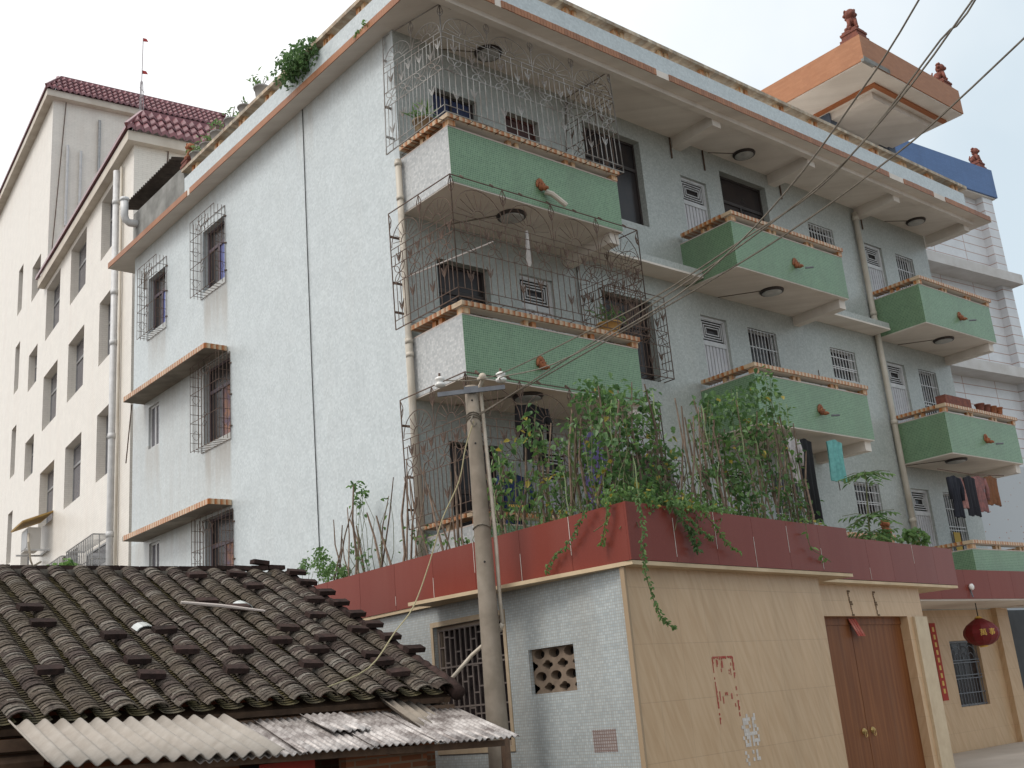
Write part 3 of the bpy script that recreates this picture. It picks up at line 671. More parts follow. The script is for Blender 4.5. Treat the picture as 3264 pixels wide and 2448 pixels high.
# double wooden door
for i,(a,b) in enumerate(((4.95,7.43),(7.445,9.42))):
    mb=SB(); obox(mb,AOd,AU,AI,a,b,.16,.21,-.6,2.2); dl=mb.build('door_leaf',woodm,annex)
    u=7.28 if i==0 else 7.6
    c=AOd+AU*u+AI*.15+Vector((0,0,.47)); hb=MB().ball(sc3(c),(.05,.03,.05),8,6); hb.ball(sc3(c-AI*.03),(.025,.02,.025),6,5)
    hb.tube([sc3(c+AU*.045*math.cos(t)+Vector((0,0,-.05+.045*math.sin(t)))-AI*.03) for t in [2*math.pi*j/10 for j in range(11)]],.007,4); hb.build('door_knob',M('brass',(.42,.3,.12),rough=.4,metal=.7),dl)
mb=SB(); obox(mb,AOd,AU,AI,4.95,9.42,.14,.22,2.2,2.33); mb.build('door_lintel',woodm,annex)
# side window with lattice
wo=SB();
for r in ((-1.5,-1.42,.85,2.53),(.0,.08,.85,2.53),(-1.42,0,.85,.92),(-1.42,0,2.46,2.53)): wo.box((.2,r[0],r[2]),(.27,r[1],r[3]))
wo=wo.build('window',M('window_frame_brown',(.26,.2,.15),rough=.6),annex)
SB().box((.262,-1.44,.9),(.27,.02,2.48)).build('pane',glass,wo)
g=SB(); ys=[-1.44+.1215*i for i in range(13)]
for i,y in enumerate(ys):
    zz=.88
    while zz<2.46:
        hgt=random.choice((.28,.42,.5,.36)); z2=min(zz+hgt,2.48); g.box((.18,y-.011,zz),(.2,y+.011,z2))
        if i<12: g.box((.181,y+.011,z2-.02),(.199,y+.11,z2)); 
        zz=z2
for z in (1.4,1.95): g.box((.176,-1.44,z-.012),(.179,.02,z+.012))
g.build('lattice_grille',M('grey_brown_grille',(.17,.14,.125),(.11,.09,.08),8,.6),wo)
tr=SB()
for r in ((-1.56,-1.5,.78,2.6),(.08,.14,.78,2.6),(-1.5,.08,2.53,2.6),(-1.5,.08,.78,.85)): tr.box((.118,r[0],r[2]),(.135,r[1],r[3]))
tr.build('window_surround',M('beige_surround',(.44,.35,.24),(.36,.27,.18),6,.7),wo)
# round-holed vent block
vb=MB()
def vent(mb,y0,y1,z0,z1,x):
    ny,nz=3,4; w=(y1-y0)/ny; h=(z1-z0)/nz
    def ringcell(cy,cz,ry,rz,hy,hz,lob):
        n=16; o=[];q=[]
        for i in range(n):
            t=2*math.pi*i/n; k=1 if not lob else .72+.28*abs(math.cos(2*t)) 
            o.append((cy+ry*k*math.cos(t),cz+rz*k*math.sin(t))); m=max(abs(math.cos(t)),abs(math.sin(t))); q.append((cy+hy*math.cos(t)/m,cz+hz*math.sin(t)/m))
        for i in range(n):
            j=(i+1)%n
            cl=lambda p:(min(max(p[0],y0),y1),min(max(p[1],z0),z1))
            a,b,c,d=[cl(p) for p in (q[i],q[j],o[j],o[i])]
            mb.quad((x,*a),(x,*b),(x,*c),(x,*d)); mb.quad((x,*d),(x,*c),(x+.12,*c),(x+.12,*d))
    for r in range(nz):
        off=0 if r%2 else .5
        for k in range(-1,ny+1):
            cy=y0+(k+.5+off)*w; cz=z0+(r+.5)*h
            if y0-w*.5<cy<y1+w*.5: ringcell(cy,cz,w*.36,h*.44,w*.5,h*.5,r%2==0)
sb=SB(); vent(sb,-2.83,-1.97,1.46,2.02,.19); sb.build('vent_block',M('vent_concrete',(.22,.165,.12),(.15,.11,.08),8,.9),annex)
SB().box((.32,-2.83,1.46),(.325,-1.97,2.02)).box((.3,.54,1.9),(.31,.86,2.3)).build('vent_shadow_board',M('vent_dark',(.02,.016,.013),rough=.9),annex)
SB().box((.1275,-3.42,.72),(.129,-3.02,.98)).build('repaired_patch',M_tile('old_patch_tile',(.36,.33,.32),(.28,.25,.25),(.20,.14,.12),.034,.034,mortar=.16,gr=.2),annex)
# white silicone runs at some panel seams
def seam(P0,P1,z0,z1,out):
    m=MB(); m.hexa([sc3(q) for q in (P0+Vector((0,0,z0))-out,P1+Vector((0,0,z0))-out,P1+Vector((0,0,z0)),P0+Vector((0,0,z0)),P0+Vector((0,0,z1))-out,P1+Vector((0,0,z1))-out,P1+Vector((0,0,z1)),P0+Vector((0,0,z1)))]); m.build('seam_run',white_paper,annex)
for i,(a,b) in {1:(.3,1),2:(.0,.55),3:(.4,1),4:(0,.5),5:(.1,.3)}.items():
    y=-4.03+i*.98; seam(Vector((.0475,y-.004,0)),Vector((.0475,y+.004,0)),zb_+.7*a,zb_+.7*b,Vector((.003,0,0)))
for i,(a,b) in {1:(.1,.8),2:(.3,1),3:(.0,.6),4:(.35,.9),5:(.05,.5)}.items():
    q=AO+AU*(i*.95)-AI*.002; seam(q-AU*.004,q+AU*.004,zb_+.7*a,zb_+.7*b,AI*.003)
for i,(a,b) in {1:(.2,.9),2:(.45,1),3:(0,.3),5:(.5,1)}.items():
    q=AO2+AU*(4.95+i*.95)-AI*.002; seam(q-AU*.004,q+AU*.004,zb_+.05+.7*a,zb_+.05+.7*b,AI*.003)
# paper remains on the beige front
AW=AO+AI*.2
def paper(name,lab,mat,rects,cat='paper'):
    mb=SB()
    for (u0,u1,z0,z1) in rects: obox(mb,AW,AU,AI,u0,u1,-.006,-.002,z0,z1)
    c=sc3(AW+AU*rects[0][0]+Vector((0,0,rects[0][2]))); mb.v=[tuple(sc3(p)) for p in mb.v]
    return single(MB().add(mb.v,mb.f),name,mat,lab,cat,tuple(c))
def ragged(u0,u1,z0,z1,vert,n,th,keep=.8):
    out=[]
    for i in range(n):
        if random.random()>keep: continue
        t=random.uniform(.35,1)*th
        if vert: out.append((u0,u0+t,z0+(z1-z0)*i/n,z0+(z1-z0)*(i+1)/n))
        else: out.append((u0+(u1-u0)*i/n,u0+(u1-u0)*(i+1)/n,z1-t,z1))
    return out
rr=ragged(1.73,1.75,.90,1.72,True,30,.03,.85)+ragged(2.2,2.22,.97,1.72,True,30,.035,.7)+ragged(1.75,2.23,1.6,1.73,False,20,.045,.85)
for _ in range(16):
    u=random.uniform(1.8,2.15);z=random.uniform(1.0,1.65); rr.append((u,u+random.uniform(.01,.03),z,z+random.uniform(.02,.12)))
paper('torn_poster','torn red paper frame left on the beige wall',oldred,rr)
rr=[]
for _ in range(120):
    u=random.uniform(2.2,2.55);z=random.uniform(.36,.93)
    if z<.65 and random.random()<.45: continue
    rr.append((u,u+random.uniform(.03,.09),z,z+random.uniform(.03,.08)))
# keep flakes coplanar-free: one grid of cells
cells={(round(u/.045),round(z/.045)) for u,_,z,_ in rr}
paper('paper_remnant','flaking white paper notice stuck low on the beige wall',white_paper,[(a*.045,a*.045+.043,b*.045,b*.045+.043) for a,b in cells])
for k,(u,lab) in enumerate(((7.2,'left-hand brown glue mark above the wooden door'),(8.15,'right-hand brown glue mark above the wooden door'))):
    mb=SB(); z=2.82-.06
    for i in range(12):
        uu=u+.03*i/12*2+random.uniform(-.012,.012); obox(mb,AOd,AU,AI,uu,uu+random.uniform(.02,.05)+(.06 if i in (0,5,6,11) else 0),-.006,-.002,z-.036*(i+1)+.004,z-.036*i)
    mb.v=[tuple(sc3(p)) for p in mb.v]; single(MB().add(mb.v,mb.f),'glue_mark',brown_mark,lab,'mark',tuple(sc3(AOd+AU*u+Vector((0,0,2.6)))))
for k in range(3):
    mb=SB(); u=7.3+.095*k
    P=lambda uu,dd,z:AOd+AU*uu+AI*dd+Vector((0,0,z))
    mb.hexa([P(u+.16,.05,2.0),P(u+.24,.05,2.0),P(u+.24,.06,2.0),P(u+.16,.06,2.0),P(u,.11,2.3),P(u+.08,.11,2.3),P(u+.08,.12,2.3),P(u,.12,2.3)])
    mb.v=[tuple(sc3(p)) for p in mb.v]
    single(MB().add(mb.v,mb.f),'door_charm',oldred,['leftmost of three faded red paper charms hanging over the wooden door','middle one of three faded red paper charms hanging over the wooden door','rightmost of three faded red paper charms hanging over the wooden door'][k],'paper charm',tuple(sc3(P(u,.1,2.2))),'paper charms over the wooden door')

# ================================================================== ROOF PAVILION (front right corner of the roof)
pv=thing('roof_pavilion','orange edged rooftop pavilion with wide flat roof and clay lions','pavilion',(15,.5,12.61))
MB().box((12.75,-1.57,15.52),(17.5,2.6,16.22)).build('canopy_fascia',orange_tile,pv)
MB().box((12.78,-1.54,15.49),(17.47,2.57,15.52)).build('soffit',concrete,pv)
f=MB()
for r in ((13.85,17.35,-1.15,-1.03),(13.85,13.99,-1.03,2.2)): f.box((r[0],r[2],15.43),(r[1],r[3],15.49))
MB().box((12.745,-1.58,15.5),(13.9,-1.572,15.62)).box((12.74,-1.575,15.48),(13.2,-1.5,15.56)).build('broken_edge',dirty,pv)
f.build('soffit_band',M('orange_soffit_band',(.34,.12,.045),rough=.7),pv)
MB().box((14.2,-.85,15.3),(17.1,.45,15.49)).build('soffit_beam',concrete,pv)
for x,y in ((14.3,.55),(17.1,.55),(14.3,2.2),(17.1,2.2)): MB().box((x-.17,y-.17,12.61),(x+.17,y+.17,15.49)).build('column',M('slate_blue_paint',(.09,.115,.16),rough=.6) if not bpy.data.materials.get('slate_blue_paint') else bpy.data.materials['slate_blue_paint'],pv)
MB().box((14.5,.9,12.61),(17.0,2.2,15.3)).build('stair_room',M('grey_render',(.2,.21,.23),rough=.8),pv)
def lion(c,h,label,mat,face=0,group=None,ped=True):
    t=thing('lion_statue',label,'statue',c,group); x,y,z=c; s=h/1.0; ca,sa=math.cos(face),math.sin(face)
    Q=lambda a,b,cz:(x+(a*ca-b*sa)*s,y+(a*sa+b*ca)*s,z+cz*s)
    mb=MB(); z0=.34 if ped else .0; k=1 if ped else 1.4
    mb.ball(Q(-.05*k,0,z0+.17*k),(.13*s*k,.12*s*k,.17*s*k),9,7); mb.ball(Q(.05*k,0,z0+.28*k),(.11*s*k,.11*s*k,.13*s*k),9,7)
    mb.ball(Q(.08*k,0,z0+.47*k),(.14*s*k,.14*s*k,.14*s*k),10,7); mb.ball(Q(.19*k,0,z0+.43*k),(.07*s*k,.07*s*k,.06*s*k),8,6)
    for sgn in (-1,1):
        mb.tube([Q(.12*k,sgn*.08*k,z0+.3*k),Q(.16*k,sgn*.085*k,z0+.02*k)],[.05*s*k,.045*s*k],7); mb.ball(Q(.18*k,sgn*.085*k,z0+.03*k),.05*s*k,6,5)
        mb.ball(Q(-.06*k,sgn*.12*k,z0+.09*k),(.1*s*k,.06*s*k,.09*s*k),7,5); mb.ball(Q(.06*k,sgn*.11*k,z0+.58*k),.04*s*k,6,5)
        mb.ball(Q(.17*k,sgn*.05*k,z0+.5*k),.022*s*k,5,4)
    for i in range(8):
        a=2*math.pi*i/8; mb.ball(Q(.02*k,.13*k*math.cos(a),z0+.47*k+.13*k*math.sin(a)),.055*s*k,6,5)
    mb.tube([Q(-.15*k,0,z0+.1*k),Q(-.2*k,0,z0+.25*k),Q(-.16*k,0,z0+.38*k)],[.035*s*k,.04*s*k,.02*s*k],6)
    mb.build('lion_body',mat,t,True)
    if ped:
        p=MB()
        for a,zz0,zz1 in ((.26,0,.1),(.22,.1,.22),(.24,.22,.28),(.2,.28,.345)):
            hx=a*s; p.box((x-hx,y-hx,z+zz0*s),(x+hx,y+hx,z+zz1*s))
        p.build('pedestal',redclay,t)
    return t
lion((13.05,-1.27,16.22),.98,'dark red clay lion on the near corner of the orange pavilion roof',redclay,R(-140))
lion((17.2,-1.27,16.22),.9,'dark red clay lion at the far corner of the orange pavilion roof',redclay,R(-60))
# antenna by the pavilion
an=thing('antenna_mast','thin lattice antenna mast rising behind the far corner of the orange pavilion','antenna',(17.3,.6,16.22))
mb=MB()
for dx,dy in ((0,0),(.16,0),(.08,.14)): mb.tube([(17.3+dx,.6+dy,16.22),(17.34+dx*.25,.62+dy*.25,18.3)],.012,5)
for i in range(8): z=16.35+.24*i; k=1-.09*i; mb.tube([(17.3,.6,z),(17.3+.16*k,.6,z+.12),(17.3+.08*k,.6+.14*k,z+.05),(17.3,.6,z)],.007,4)
mb.tube([(17.37,.64,18.3),(17.36,.64,19.2)],.008,4); mb.build('mast',M('pink_steel',(.35,.24,.23),rough=.6),an)

# ================================================================== RIGHT NEIGHBOUR
nb=thing('white_tiled_building','tall white tiled neighbour with blue roof band at far right','building',(21,4,GZ))
BN=R(-5.5); NU=Vector((math.cos(BN),math.sin(BN),0)); NI=Vector((-math.sin(BN),math.cos(BN),0)); NO=Vector((20,1.7,0))
mb=MB(); obox(mb,NO,NU,NI,-6,3.75,0,14,GZ,16.0); mb.build('wall',white_tile,nb)
mb=MB(); obox(mb,NO,NU,NI,3.75,4.3,-.25,14,GZ,15.9); mb.build('corner_pier',white_tile,nb)
for z in (13.05,9.85): 
    mb=MB(); obox(mb,NO,NU,NI,-6,4.4,-.6,.0,z-.32,z); mb.build('ledge',M('pale_ledge',(.6,.59,.58),(.5,.48,.46),2,.7) if not bpy.data.materials.get('pale_ledge') else bpy.data.materials['pale_ledge'],nb)
mb=MB(); obox(mb,NO,NU,NI,-1.5,4.5,-.35,14.2,15.85,16.85); mb.build('blue_parapet',blue_tile,nb)
mb=MB(); obox(mb,NO,NU,NI,-1.4,4.42,-.3,14.1,15.8,15.849); mb.build('parapet_soffit',concrete,nb)
cl=NO+NU*4.1-NI*.1; lion((cl.x,cl.y,16.85),.85,'small dark red lion on the end of the blue parapet',redclay,R(-90))
def mk_dots():
    m,t,b,NN,LL=newmat('dotted_tile'); p=pos(t); v=NN('ShaderNodeTexVoronoi'); v.inputs['Scale'].default_value=5.5; v.inputs['Randomness'].default_value=.35; LL(uvec(t,p),v.inputs['Vector'])
    LL(ramp(t,v.outputs['Distance'],.09,(.35,.15,.09,1),.13,(.46,.48,.5,1)),b.inputs['Base Color']); b.inputs['Roughness'].default_value=.4; return m
mb=MB(); obox(mb,NO,NU,NI,-6,4.0,-.05,-.002,GZ,6.9); mb.build('dotted_lower_wall',mk_dots(),nb)
mb=MB(); obox(mb,NO,NU,NI,-2.9,-1.4,-.08,-.052,3.0,5.5); nw=mb.build('window',glass,nb)
mb=MB()
for z in (3.5,4.2,4.9): obox(mb,NO,NU,NI,-2.9,-1.4,-.1,-.082,z-.03,z+.03)
for u in (-2.9,-2.15,-1.43): obox(mb,NO,NU,NI,u,u+.05,-.105,-.083,3.0,5.5)
mb.build('frame',M('red_brown_frame',(.16,.05,.03),rough=.6),nw)
# orange building edge far right
ob=thing('orange_roofed_house','sliver of orange fascia and pale wall at the far right edge','building',(34,6,GZ))
MB().box((31.8,4.0,GZ),(40,12,9.3)).build('wall',M('far_pale_wall',(.55,.55,.55),rough=.8),ob); MB().box((31.5,3.7,9.3),(40.3,12.3,10.2)).build('fascia',orange_tile,ob)

# ================================================================== CREAM BUILDING (left, behind)
cb=thing('cream_apartment_building','tall cream tiled apartment building with maroon tiled roof edges','building',(5,20,GZ))
HU=Vector((.1111,.9938,0)).normalized(); GU=Vector((HU.y,-HU.x,0)); CP=Vector((.51,12.49,0))
# near volume: side face along HU, gable along GU
def cbox(mb,a0,a1,h0,h1,z0,z1): obox(mb,CP,GU,HU,a0,a1,h0,h1,z0,z1)
cols=[(1.4,3.27),(5.0,6.96),(8.42,10.46)]
holes=[]
for a,b in cols:
    for z in (16.22,13.1,9.86,6.6): 
        if z==6.6 and a<2: continue
        holes.append((a,b,z-1.85,z))
mb=MB(); wall_holes(mb,CP,HU,GU,0,10.9,GZ,16.9,holes,.34); mb.build('side_wall',cream,cb)
mb=MB(); mb.quad(*[CP+Vector((0,0,GZ)),CP+GU*9+Vector((0,0,GZ)),CP+GU*9+Vector((0,0,17)),CP+Vector((0,0,17))]); mb.build('gable_wall',cream,cb); mb=MB(); cbox(mb,.9,9,10.9,14.9,GZ,16.6); mb.build('link_wall',cream,cb)
for h in holes: window(cb,CP,HU,GU,h,'slide',alum,glassr,.24)
holes2=[(16.1,17.7,z-1.5,z) for z in (20.0,16.25,12.7,9.2,5.8)]+[(19.7,20.65,z-2.05,z) for z in (21.0,17.55,14.0,10.5,7.0)]
FP=CP+GU*.83
mb=MB(); wall_holes(mb,FP,HU,GU,14.87,27.5,GZ,26.2,holes2,.34); mb.build('side_wall',cream,cb)
g0=FP+HU*14.87; mb=MB().quad(g0+Vector((0,0,GZ)),g0+GU*8+Vector((0,0,GZ)),g0+GU*8+Vector((0,0,26.2)),g0+Vector((0,0,26.2))); mb.build('gable_wall',cream,cb)
for h in holes2: window(cb,FP,HU,GU,h,'slide',alum,glassr,.24)
eavem=M('cream_eave',(.62,.57,.5),(.52,.46,.39),2,.8,gr=.3,grc=(.3,.24,.18))
def tiled_fringe(a0,a1,h0,h1,z0,dz,dep,ov,lenH):
    """mansard fringe: soffit box, sloped maroon tiles on the gable (-h) side and along the -a side"""
    mb=MB(); cbox(mb,a0-ov,a1,h0-ov,h1,z0-.02,z0+.26); mb.build('eave',eavem,cb)
    pw,ph=.22,.26; t=MB()
    nrow=max(3,int(math.hypot(dz,dep)/ph)); 
    ncol=int((a1-(a0-ov))/pw)
    def P(a,h,z): return CP+GU*a+HU*h+Vector((0,0,z))
    for i in range(ncol):
        for r in range(nrow):
            f0=r/nrow; f1=(r+1)/nrow
            A0=a0-ov-.04+i*pw; A1=A0+pw-.012
            if A0 < a0-ov+dep*f0-.05: continue
            hh0=h0-ov-.08+dep*f0; hh1=h0-ov-.08+dep*f1+.03; zz0=z0+.3+dz*f0+.05; zz1=z0+.3+dz*f1+.0
            m_=(A0+A1)/2
            for q0,q1,l0,l1 in ((A0,m_,0,.07),(m_,A1,.07,0)):
                t.quad(P(q0,hh0-l0*.5,zz0+l0),P(q1,hh0-l1*.5,zz0+l1),P(q1,hh1-l1*.5,zz1+l1),P(q0,hh1-l0*.5,zz1+l0))
                if r==0: t.quad(P(q0,hh0-l0*.5,zz0+l0),P(q1,hh0-l1*.5,zz0+l1),P(q1,hh0-l1*.5,zz0+l1-.12),P(q0,hh0-l0*.5,zz0+l0-.12))
                else: t.quad(P(q0,hh0-l0*.5,zz0+l0),P(q1,hh0-l1*.5,zz0+l1),P(q1,hh0-l1*.5,zz0+l1-.05),P(q0,hh0-l0*.5,zz0+l0-.05))
    nc=0
    for i in range(nc):
        for r in range(nrow):
            f0=r/nrow; f1=(r+1)/nrow; H0=h0-ov+i*pw; H1=H0+pw-.012
            if H0< h0-ov+dep*f0-.05: continue
            aa0=a0-ov-.08+dep*f0; aa1=a0-ov-.08+dep*f1+.03; zz0=z0+.3+dz*f0+.05; zz1=z0+.3+dz*f1
            m_=(H0+H1)/2
            for q0,q1,l0,l1 in ((H0,m_,0,.07),(m_,H1,.07,0)):
                t.quad(P(aa0-l0*.5,q0,zz0+l0),P(aa1-l0*.5,q0,zz1+l0),P(aa1-l1*.5,q1,zz1+l1),P(aa0-l1*.5,q1,zz0+l1))
                if r==0: t.quad(P(aa0-l0*.5,q0,zz0+l0-.12),P(aa0-l0*.5,q0,zz0+l0),P(aa0-l1*.5,q1,zz0+l1),P(aa0-l1*.5,q1,zz0+l1-.12))
    t.build('eave_tiles',glazed,cb,kind='stuff'); MB().quad(P(a0-ov-.05,h0-ov-.05,z0+.29),P(a0-ov-.05,h0-ov+lenH,z0+.29),P(a0-ov+dep,h0-ov+lenH,z0+.33+dz),P(a0-ov+dep,h0-ov+dep,z0+.33+dz)).build('side_roof',glazed,cb)
    b=MB(); cbox(b,a0-ov+dep,a1,h0-ov+dep,h1,z0+.32,z0+.32+dz); b.build('roof_block',glazed,cb)
    c=MB()
    c.bar(P(a0-ov+dep,h0-ov+dep-.02,z0+.33+dz),P(a1,h0-ov+dep-.02,z0+.33+dz),.12); c.bar(P(a0-ov-.06,h0-ov-.06,z0+.38),P(a0-ov+dep,h0-ov+dep,z0+.36+dz),.1); c.bar(P(a0-ov-.03,h0-ov,z0+.36),P(a0-ov-.03,h0-ov+lenH,z0+.36),.07,.1); c.build('ridge_cap',glazed,cb)
tiled_fringe(0,9,0,10.9,16.42,.82,.5,.22,11.2)
tiled_fringe(.83,8.0,14.87,27.5,26.15,.9,.6,.3,12.9)
dp=MB().tube([CP+HU*1.25-GU*.12+Vector((0,0,z)) for z in (16.2,GZ)],.085,10)
for z in (15.2,12.6,11.2,8.7,6.2): dp.tube([CP+HU*1.25-GU*.12+Vector((0,0,z)),CP+HU*1.25-GU*.12+Vector((0,0,z+.14))],.098,10)
dp.build('drainpipe',whitemetal,cb,True)
MB().tube([CP+HU*.95-GU*.06+Vector((0,0,z)) for z in (16.2,GZ)],.04,8).build('drainpipe',pvc,cb,True)
for a,z1,z0 in ((2.6,25.6,23.3),(1.41,24.2,20.7),(1.91,24.05,21.0)):
    p=CP+HU*14.78+GU*a; MB().tube([p+Vector((0,0,z0)),p+Vector((0,0,z1))],.055,8).build('vent_pipe',whitemetal if a<2.5 else alum,cb)
p=CP+HU*14.8+GU*1.3; MB().tube([p+Vector((.0,0,26.1)),p+Vector((-.35,0,19.5))],.02,5).build('wall_cable',rust,cb)
p=CP-HU*.03+GU*.75; MB().tube([p+Vector((.15,0,16.5)),p+Vector((.05,0,14.5)),p+Vector((-.05,0,12.9))],.018,5).build('wall_cable',rust,cb)
# cage windows low on the cream wall
for h0,h1 in ((1.35,4.1),(4.75,7.26)):
    g=MB()
    Pc=lambda h,d,z: CP+HU*h-GU*d+Vector((0,0,z))
    n=int((h1-h0)/.18)
    for i in range(n+1):
        h=h0+(h1-h0)*i/n; g.tube([Pc(h,.5,4.4),Pc(h,.5,6.3),Pc(h,.02,6.3)],.014,4)
    for z in (4.4,5.1,5.7,6.3):
        g.tube([Pc(h0,.02,z),Pc(h0,.5,z),Pc(h1,.5,z),Pc(h1,.02,z)],.018,4)
    for d in (.17,.34): g.tube([Pc(h0,d,4.4),Pc(h0,d,6.3)],.014,4)
    g.build('window_cage',alum,cb)
    window(cb,CP-GU*.15,HU,GU,(h0+.2,h1-.2,4.5,6.2),'slide',alum,glass,.1)
MB().tube([CP+HU*4.3-GU*.55+Vector((0,0,5.85)),CP+HU*4.3-GU*.1+Vector((0,0,5.9))],.13,10).build('exhaust_pipe',blackm,cb)
# air conditioner with little canopy
ac=thing('air_conditioner','white outdoor air conditioner under a small yellow canopy on the cream wall','air conditioner',tuple(CP+HU*10.6-GU*.5+Vector((0,0,7.0))))
mb=MB(); obox(mb,CP,HU,-GU,8.7,9.6,.25,.62,7.15,7.8); mb.build('casing',M('ac_white',(.55,.53,.5),rough=.5),ac)
mb=MB(); obox(mb,CP,HU,-GU,8.75,9.55,.62,.635,7.2,7.75); mb.build('grille',alum,ac)
mb=MB(); P=lambda h,d,z: CP+HU*h-GU*d+Vector((0,0,z))
mb.hexa([P(8.3,0,8.2),P(10.1,0,8.2),P(10.1,.85,7.87),P(8.3,.85,7.87),P(8.3,0,8.25),P(10.1,0,8.25),P(10.1,.86,7.92),P(8.3,.86,7.92)]); mb.build('canopy',M('ochre_canopy',(.42,.27,.08),(.3,.18,.06),4,.7),ac)
mb=MB(); mb.bar(P(8.6,0,7.1),P(8.6,.75,7.1),.05); mb.bar(P(9.7,0,7.1),P(9.7,.75,7.1),.05); mb.bar(P(8.6,.05,7.1),P(9.7,.05,7.1),.05); mb.build('bracket',whitemetal,ac)
mb=MB(); mb.tube([P(8.7,.6,7.6),P(8.4,.65,7.3),P(8.55,.55,6.8),P(9.2,.35,6.7),P(9.6,.05,6.9)],.03,6); mb.build('hose',pvc,ac)
# roof antenna on cream building
q=CP+HU*1.0+GU*.45
at=thing('roof_antenna','tall thin antenna pole with small red flags on the maroon roof ridge','antenna',tuple(q+Vector((0,0,17.2))))
mb=MB()
for k in range(3):
    a=2*math.pi*k/3; mb.tube([q+Vector((.09*math.cos(a),.09*math.sin(a),17.2)),q+Vector((.03*math.cos(a),.03*math.sin(a),19.0))],.012,4)
for i in range(7): mb.tube([q+Vector((.08*math.cos(i*2.1),.08*math.sin(i*2.1),17.35+.22*i)),q+Vector((.06*math.cos(i*2.1+2.1),.06*math.sin(i*2.1+2.1),17.5+.22*i))],.008,4)
mb.tube([q+Vector((0,0,18.9)),q+Vector((.03,0,20.4))],.012,5); mb.build('mast',M('antenna_steel',(.3,.27,.28),rough=.5),at)
for z in (19.3,20.35):
    mb=MB().hexa([q+Vector(v) for v in ((.02,0,z-.05),(.14,-.1,z-.08),(.14,-.09,z-.08),(.02,.01,z-.05),(.02,0,z+.06),(.1,-.07,z+.02),(.1,-.06,z+.02),(.02,.01,z+.06))]); mb.build('flag',M('flag_red',(.3,.03,.03),rough=.8) if not bpy.data.materials.get('flag_red') else bpy.data.materials['flag_red'],at)
mb=MB().ball(q+Vector((-.1,0,17.35)),(.13,.12,.16),7,5); mb.build('wire_bundle',blackm,at)
# white elbow pipe and tin shelter on the main roof back
el=thing('elbow_vent_pipe','thick white elbow pipe standing out from the bare grey parapet','pipe',(-.33,10.4,13))
MB().tube([(-.1,10.15,12.98),(-.5,10.15,12.95),(-.58,10.15,13.0),(-.62,10.15,13.12),(-.62,10.15,13.5)],.09,10).tube([(-.62,10.15,13.48),(-.62,10.15,13.56)],.105,10).build('pipe',whitemetal,el,True)
def corr(mb,p0,du,dv,w,l,pitch,amp,seg=6,nv=1,th=.008,rag=0):
    """corrugated sheet: p0 corner, du across, dv along the ribs"""
    p0=Vector(p0);du=Vector(du).normalized();dv=Vector(dv).normalized();nn=du.cross(dv).normalized()
    if nn.z<0: nn=-nn
    n=int(w/pitch*seg); rows=[]
    ends=[rag*random.uniform(-1,1) for _ in range(n+1)]
    b=len(mb.v)
    for j in range(nv+1):
        for i in range(n+1):
            u=w*i/n; a=amp*math.cos(2*math.pi*u/pitch); ll=l*j/nv+(ends[i//seg] if j==nv else 0)
            q=p0+du*u+dv*ll+nn*a
            mb.v.append(tuple(q)); mb.v.append(tuple(q-nn*th))
    st=2*(n+1)
    for j in range(nv):
        for i in range(n):
            o=b+j*st+2*i; mb.f.append((o,o+2,o+2+st,o+st)); mb.f.append((o+1,o+1+st,o+3+st,o+3))
    for i in range(n):
        o=b+nv*st+2*i; mb.f.append((o,o+2,o+3,o+1)); o=b+2*i; mb.f.append((o,o+1,o+3,o+2))
    for e in (0,n):
        for j in range(nv):
            o=b+j*st+2*e; mb.f.append((o,o+st,o+st+1,o+1))
    return mb
sh=thing('tin_shelter','rusty corrugated shelter sheet over the bare rear parapet','shelter',(.6,9.3,13.3))
corr(MB(),(-.45,7.9,13.62),(0,1,0),(1,0,.22),3.0,2.2,.12,.022).build('corrugated_roof',M('dark_rusty_tin',(.075,.06,.05),(.04,.032,.028),6,.8),sh)
for y in (8.1,9.4,10.6): MB().bar((0,y,12.6),(0,y,13.66),.06).build('post',timber,sh)

# ================================================================== TILED HOUSE
hs=thing('tiled_house','old low brick house with dark weathered clay tile roof','house',(-4.5,-1.2,GZ))
RX0,RX1=-8.3,-1.98; RYe,RZe=-3.16,1.5; RYr,RZr=.61,3.31
sdv=Vector((0,RYe-RYr,RZe-RZr)); SL=sdv.length; sdn=sdv.normalized(); rn=Vector((0,-sdn.z,sdn.y)); rn=rn if rn.z>0 else -rn
def RP(x,s,h=0): return Vector((x,RYr,RZr))+sdn*s+rn*h     # s measured down from the ridge
mb=MB().hexa([RP(RX0,0,-.12),RP(RX1,0,-.12),RP(RX1,SL-.1,-.12),RP(RX0,SL-.1,-.12),RP(RX0,0,-.06),RP(RX1,0,-.06),RP(RX1,SL-.1,-.06),RP(RX0,SL-.1,-.06)])
mb.add([(RX0,RYr,RZr-.06),(RX1,RYr,RZr-.06),(RX1,RYr+3.6,RZr-1.85),(RX0,RYr+3.6,RZr-1.85)],[(0,1,2,3)]); mb.build('roof_deck',timber,hs)
mb=MB().box((RX0,-2.85,GZ),(RX1-.12,-2.7,1.62)); mb.add([(RX1-.12,-2.85,GZ),(RX1-.12,3.9,GZ),(RX1-.12,3.9,1.7),(RX1-.12,.61,3.2),(RX1-.12,-2.85,1.55)],[(0,1,2,3,4)]); mb.build('wall',brick_wall,hs)
for z in (1.2,.95,.7): MB().tube([(-8.3,-3.0-.0,z),(-6.3,-3.0,z+.02)],.07,8).build('timber_rail',timber,hs)
MB().bar((RX0,RYe+.1,RZe-.14),(RX1,RYe+.1,RZe-.14),.07,.1).build('eave_board',timber,hs)
pitch=.293; ncol=21; ex=.05; rad=.116
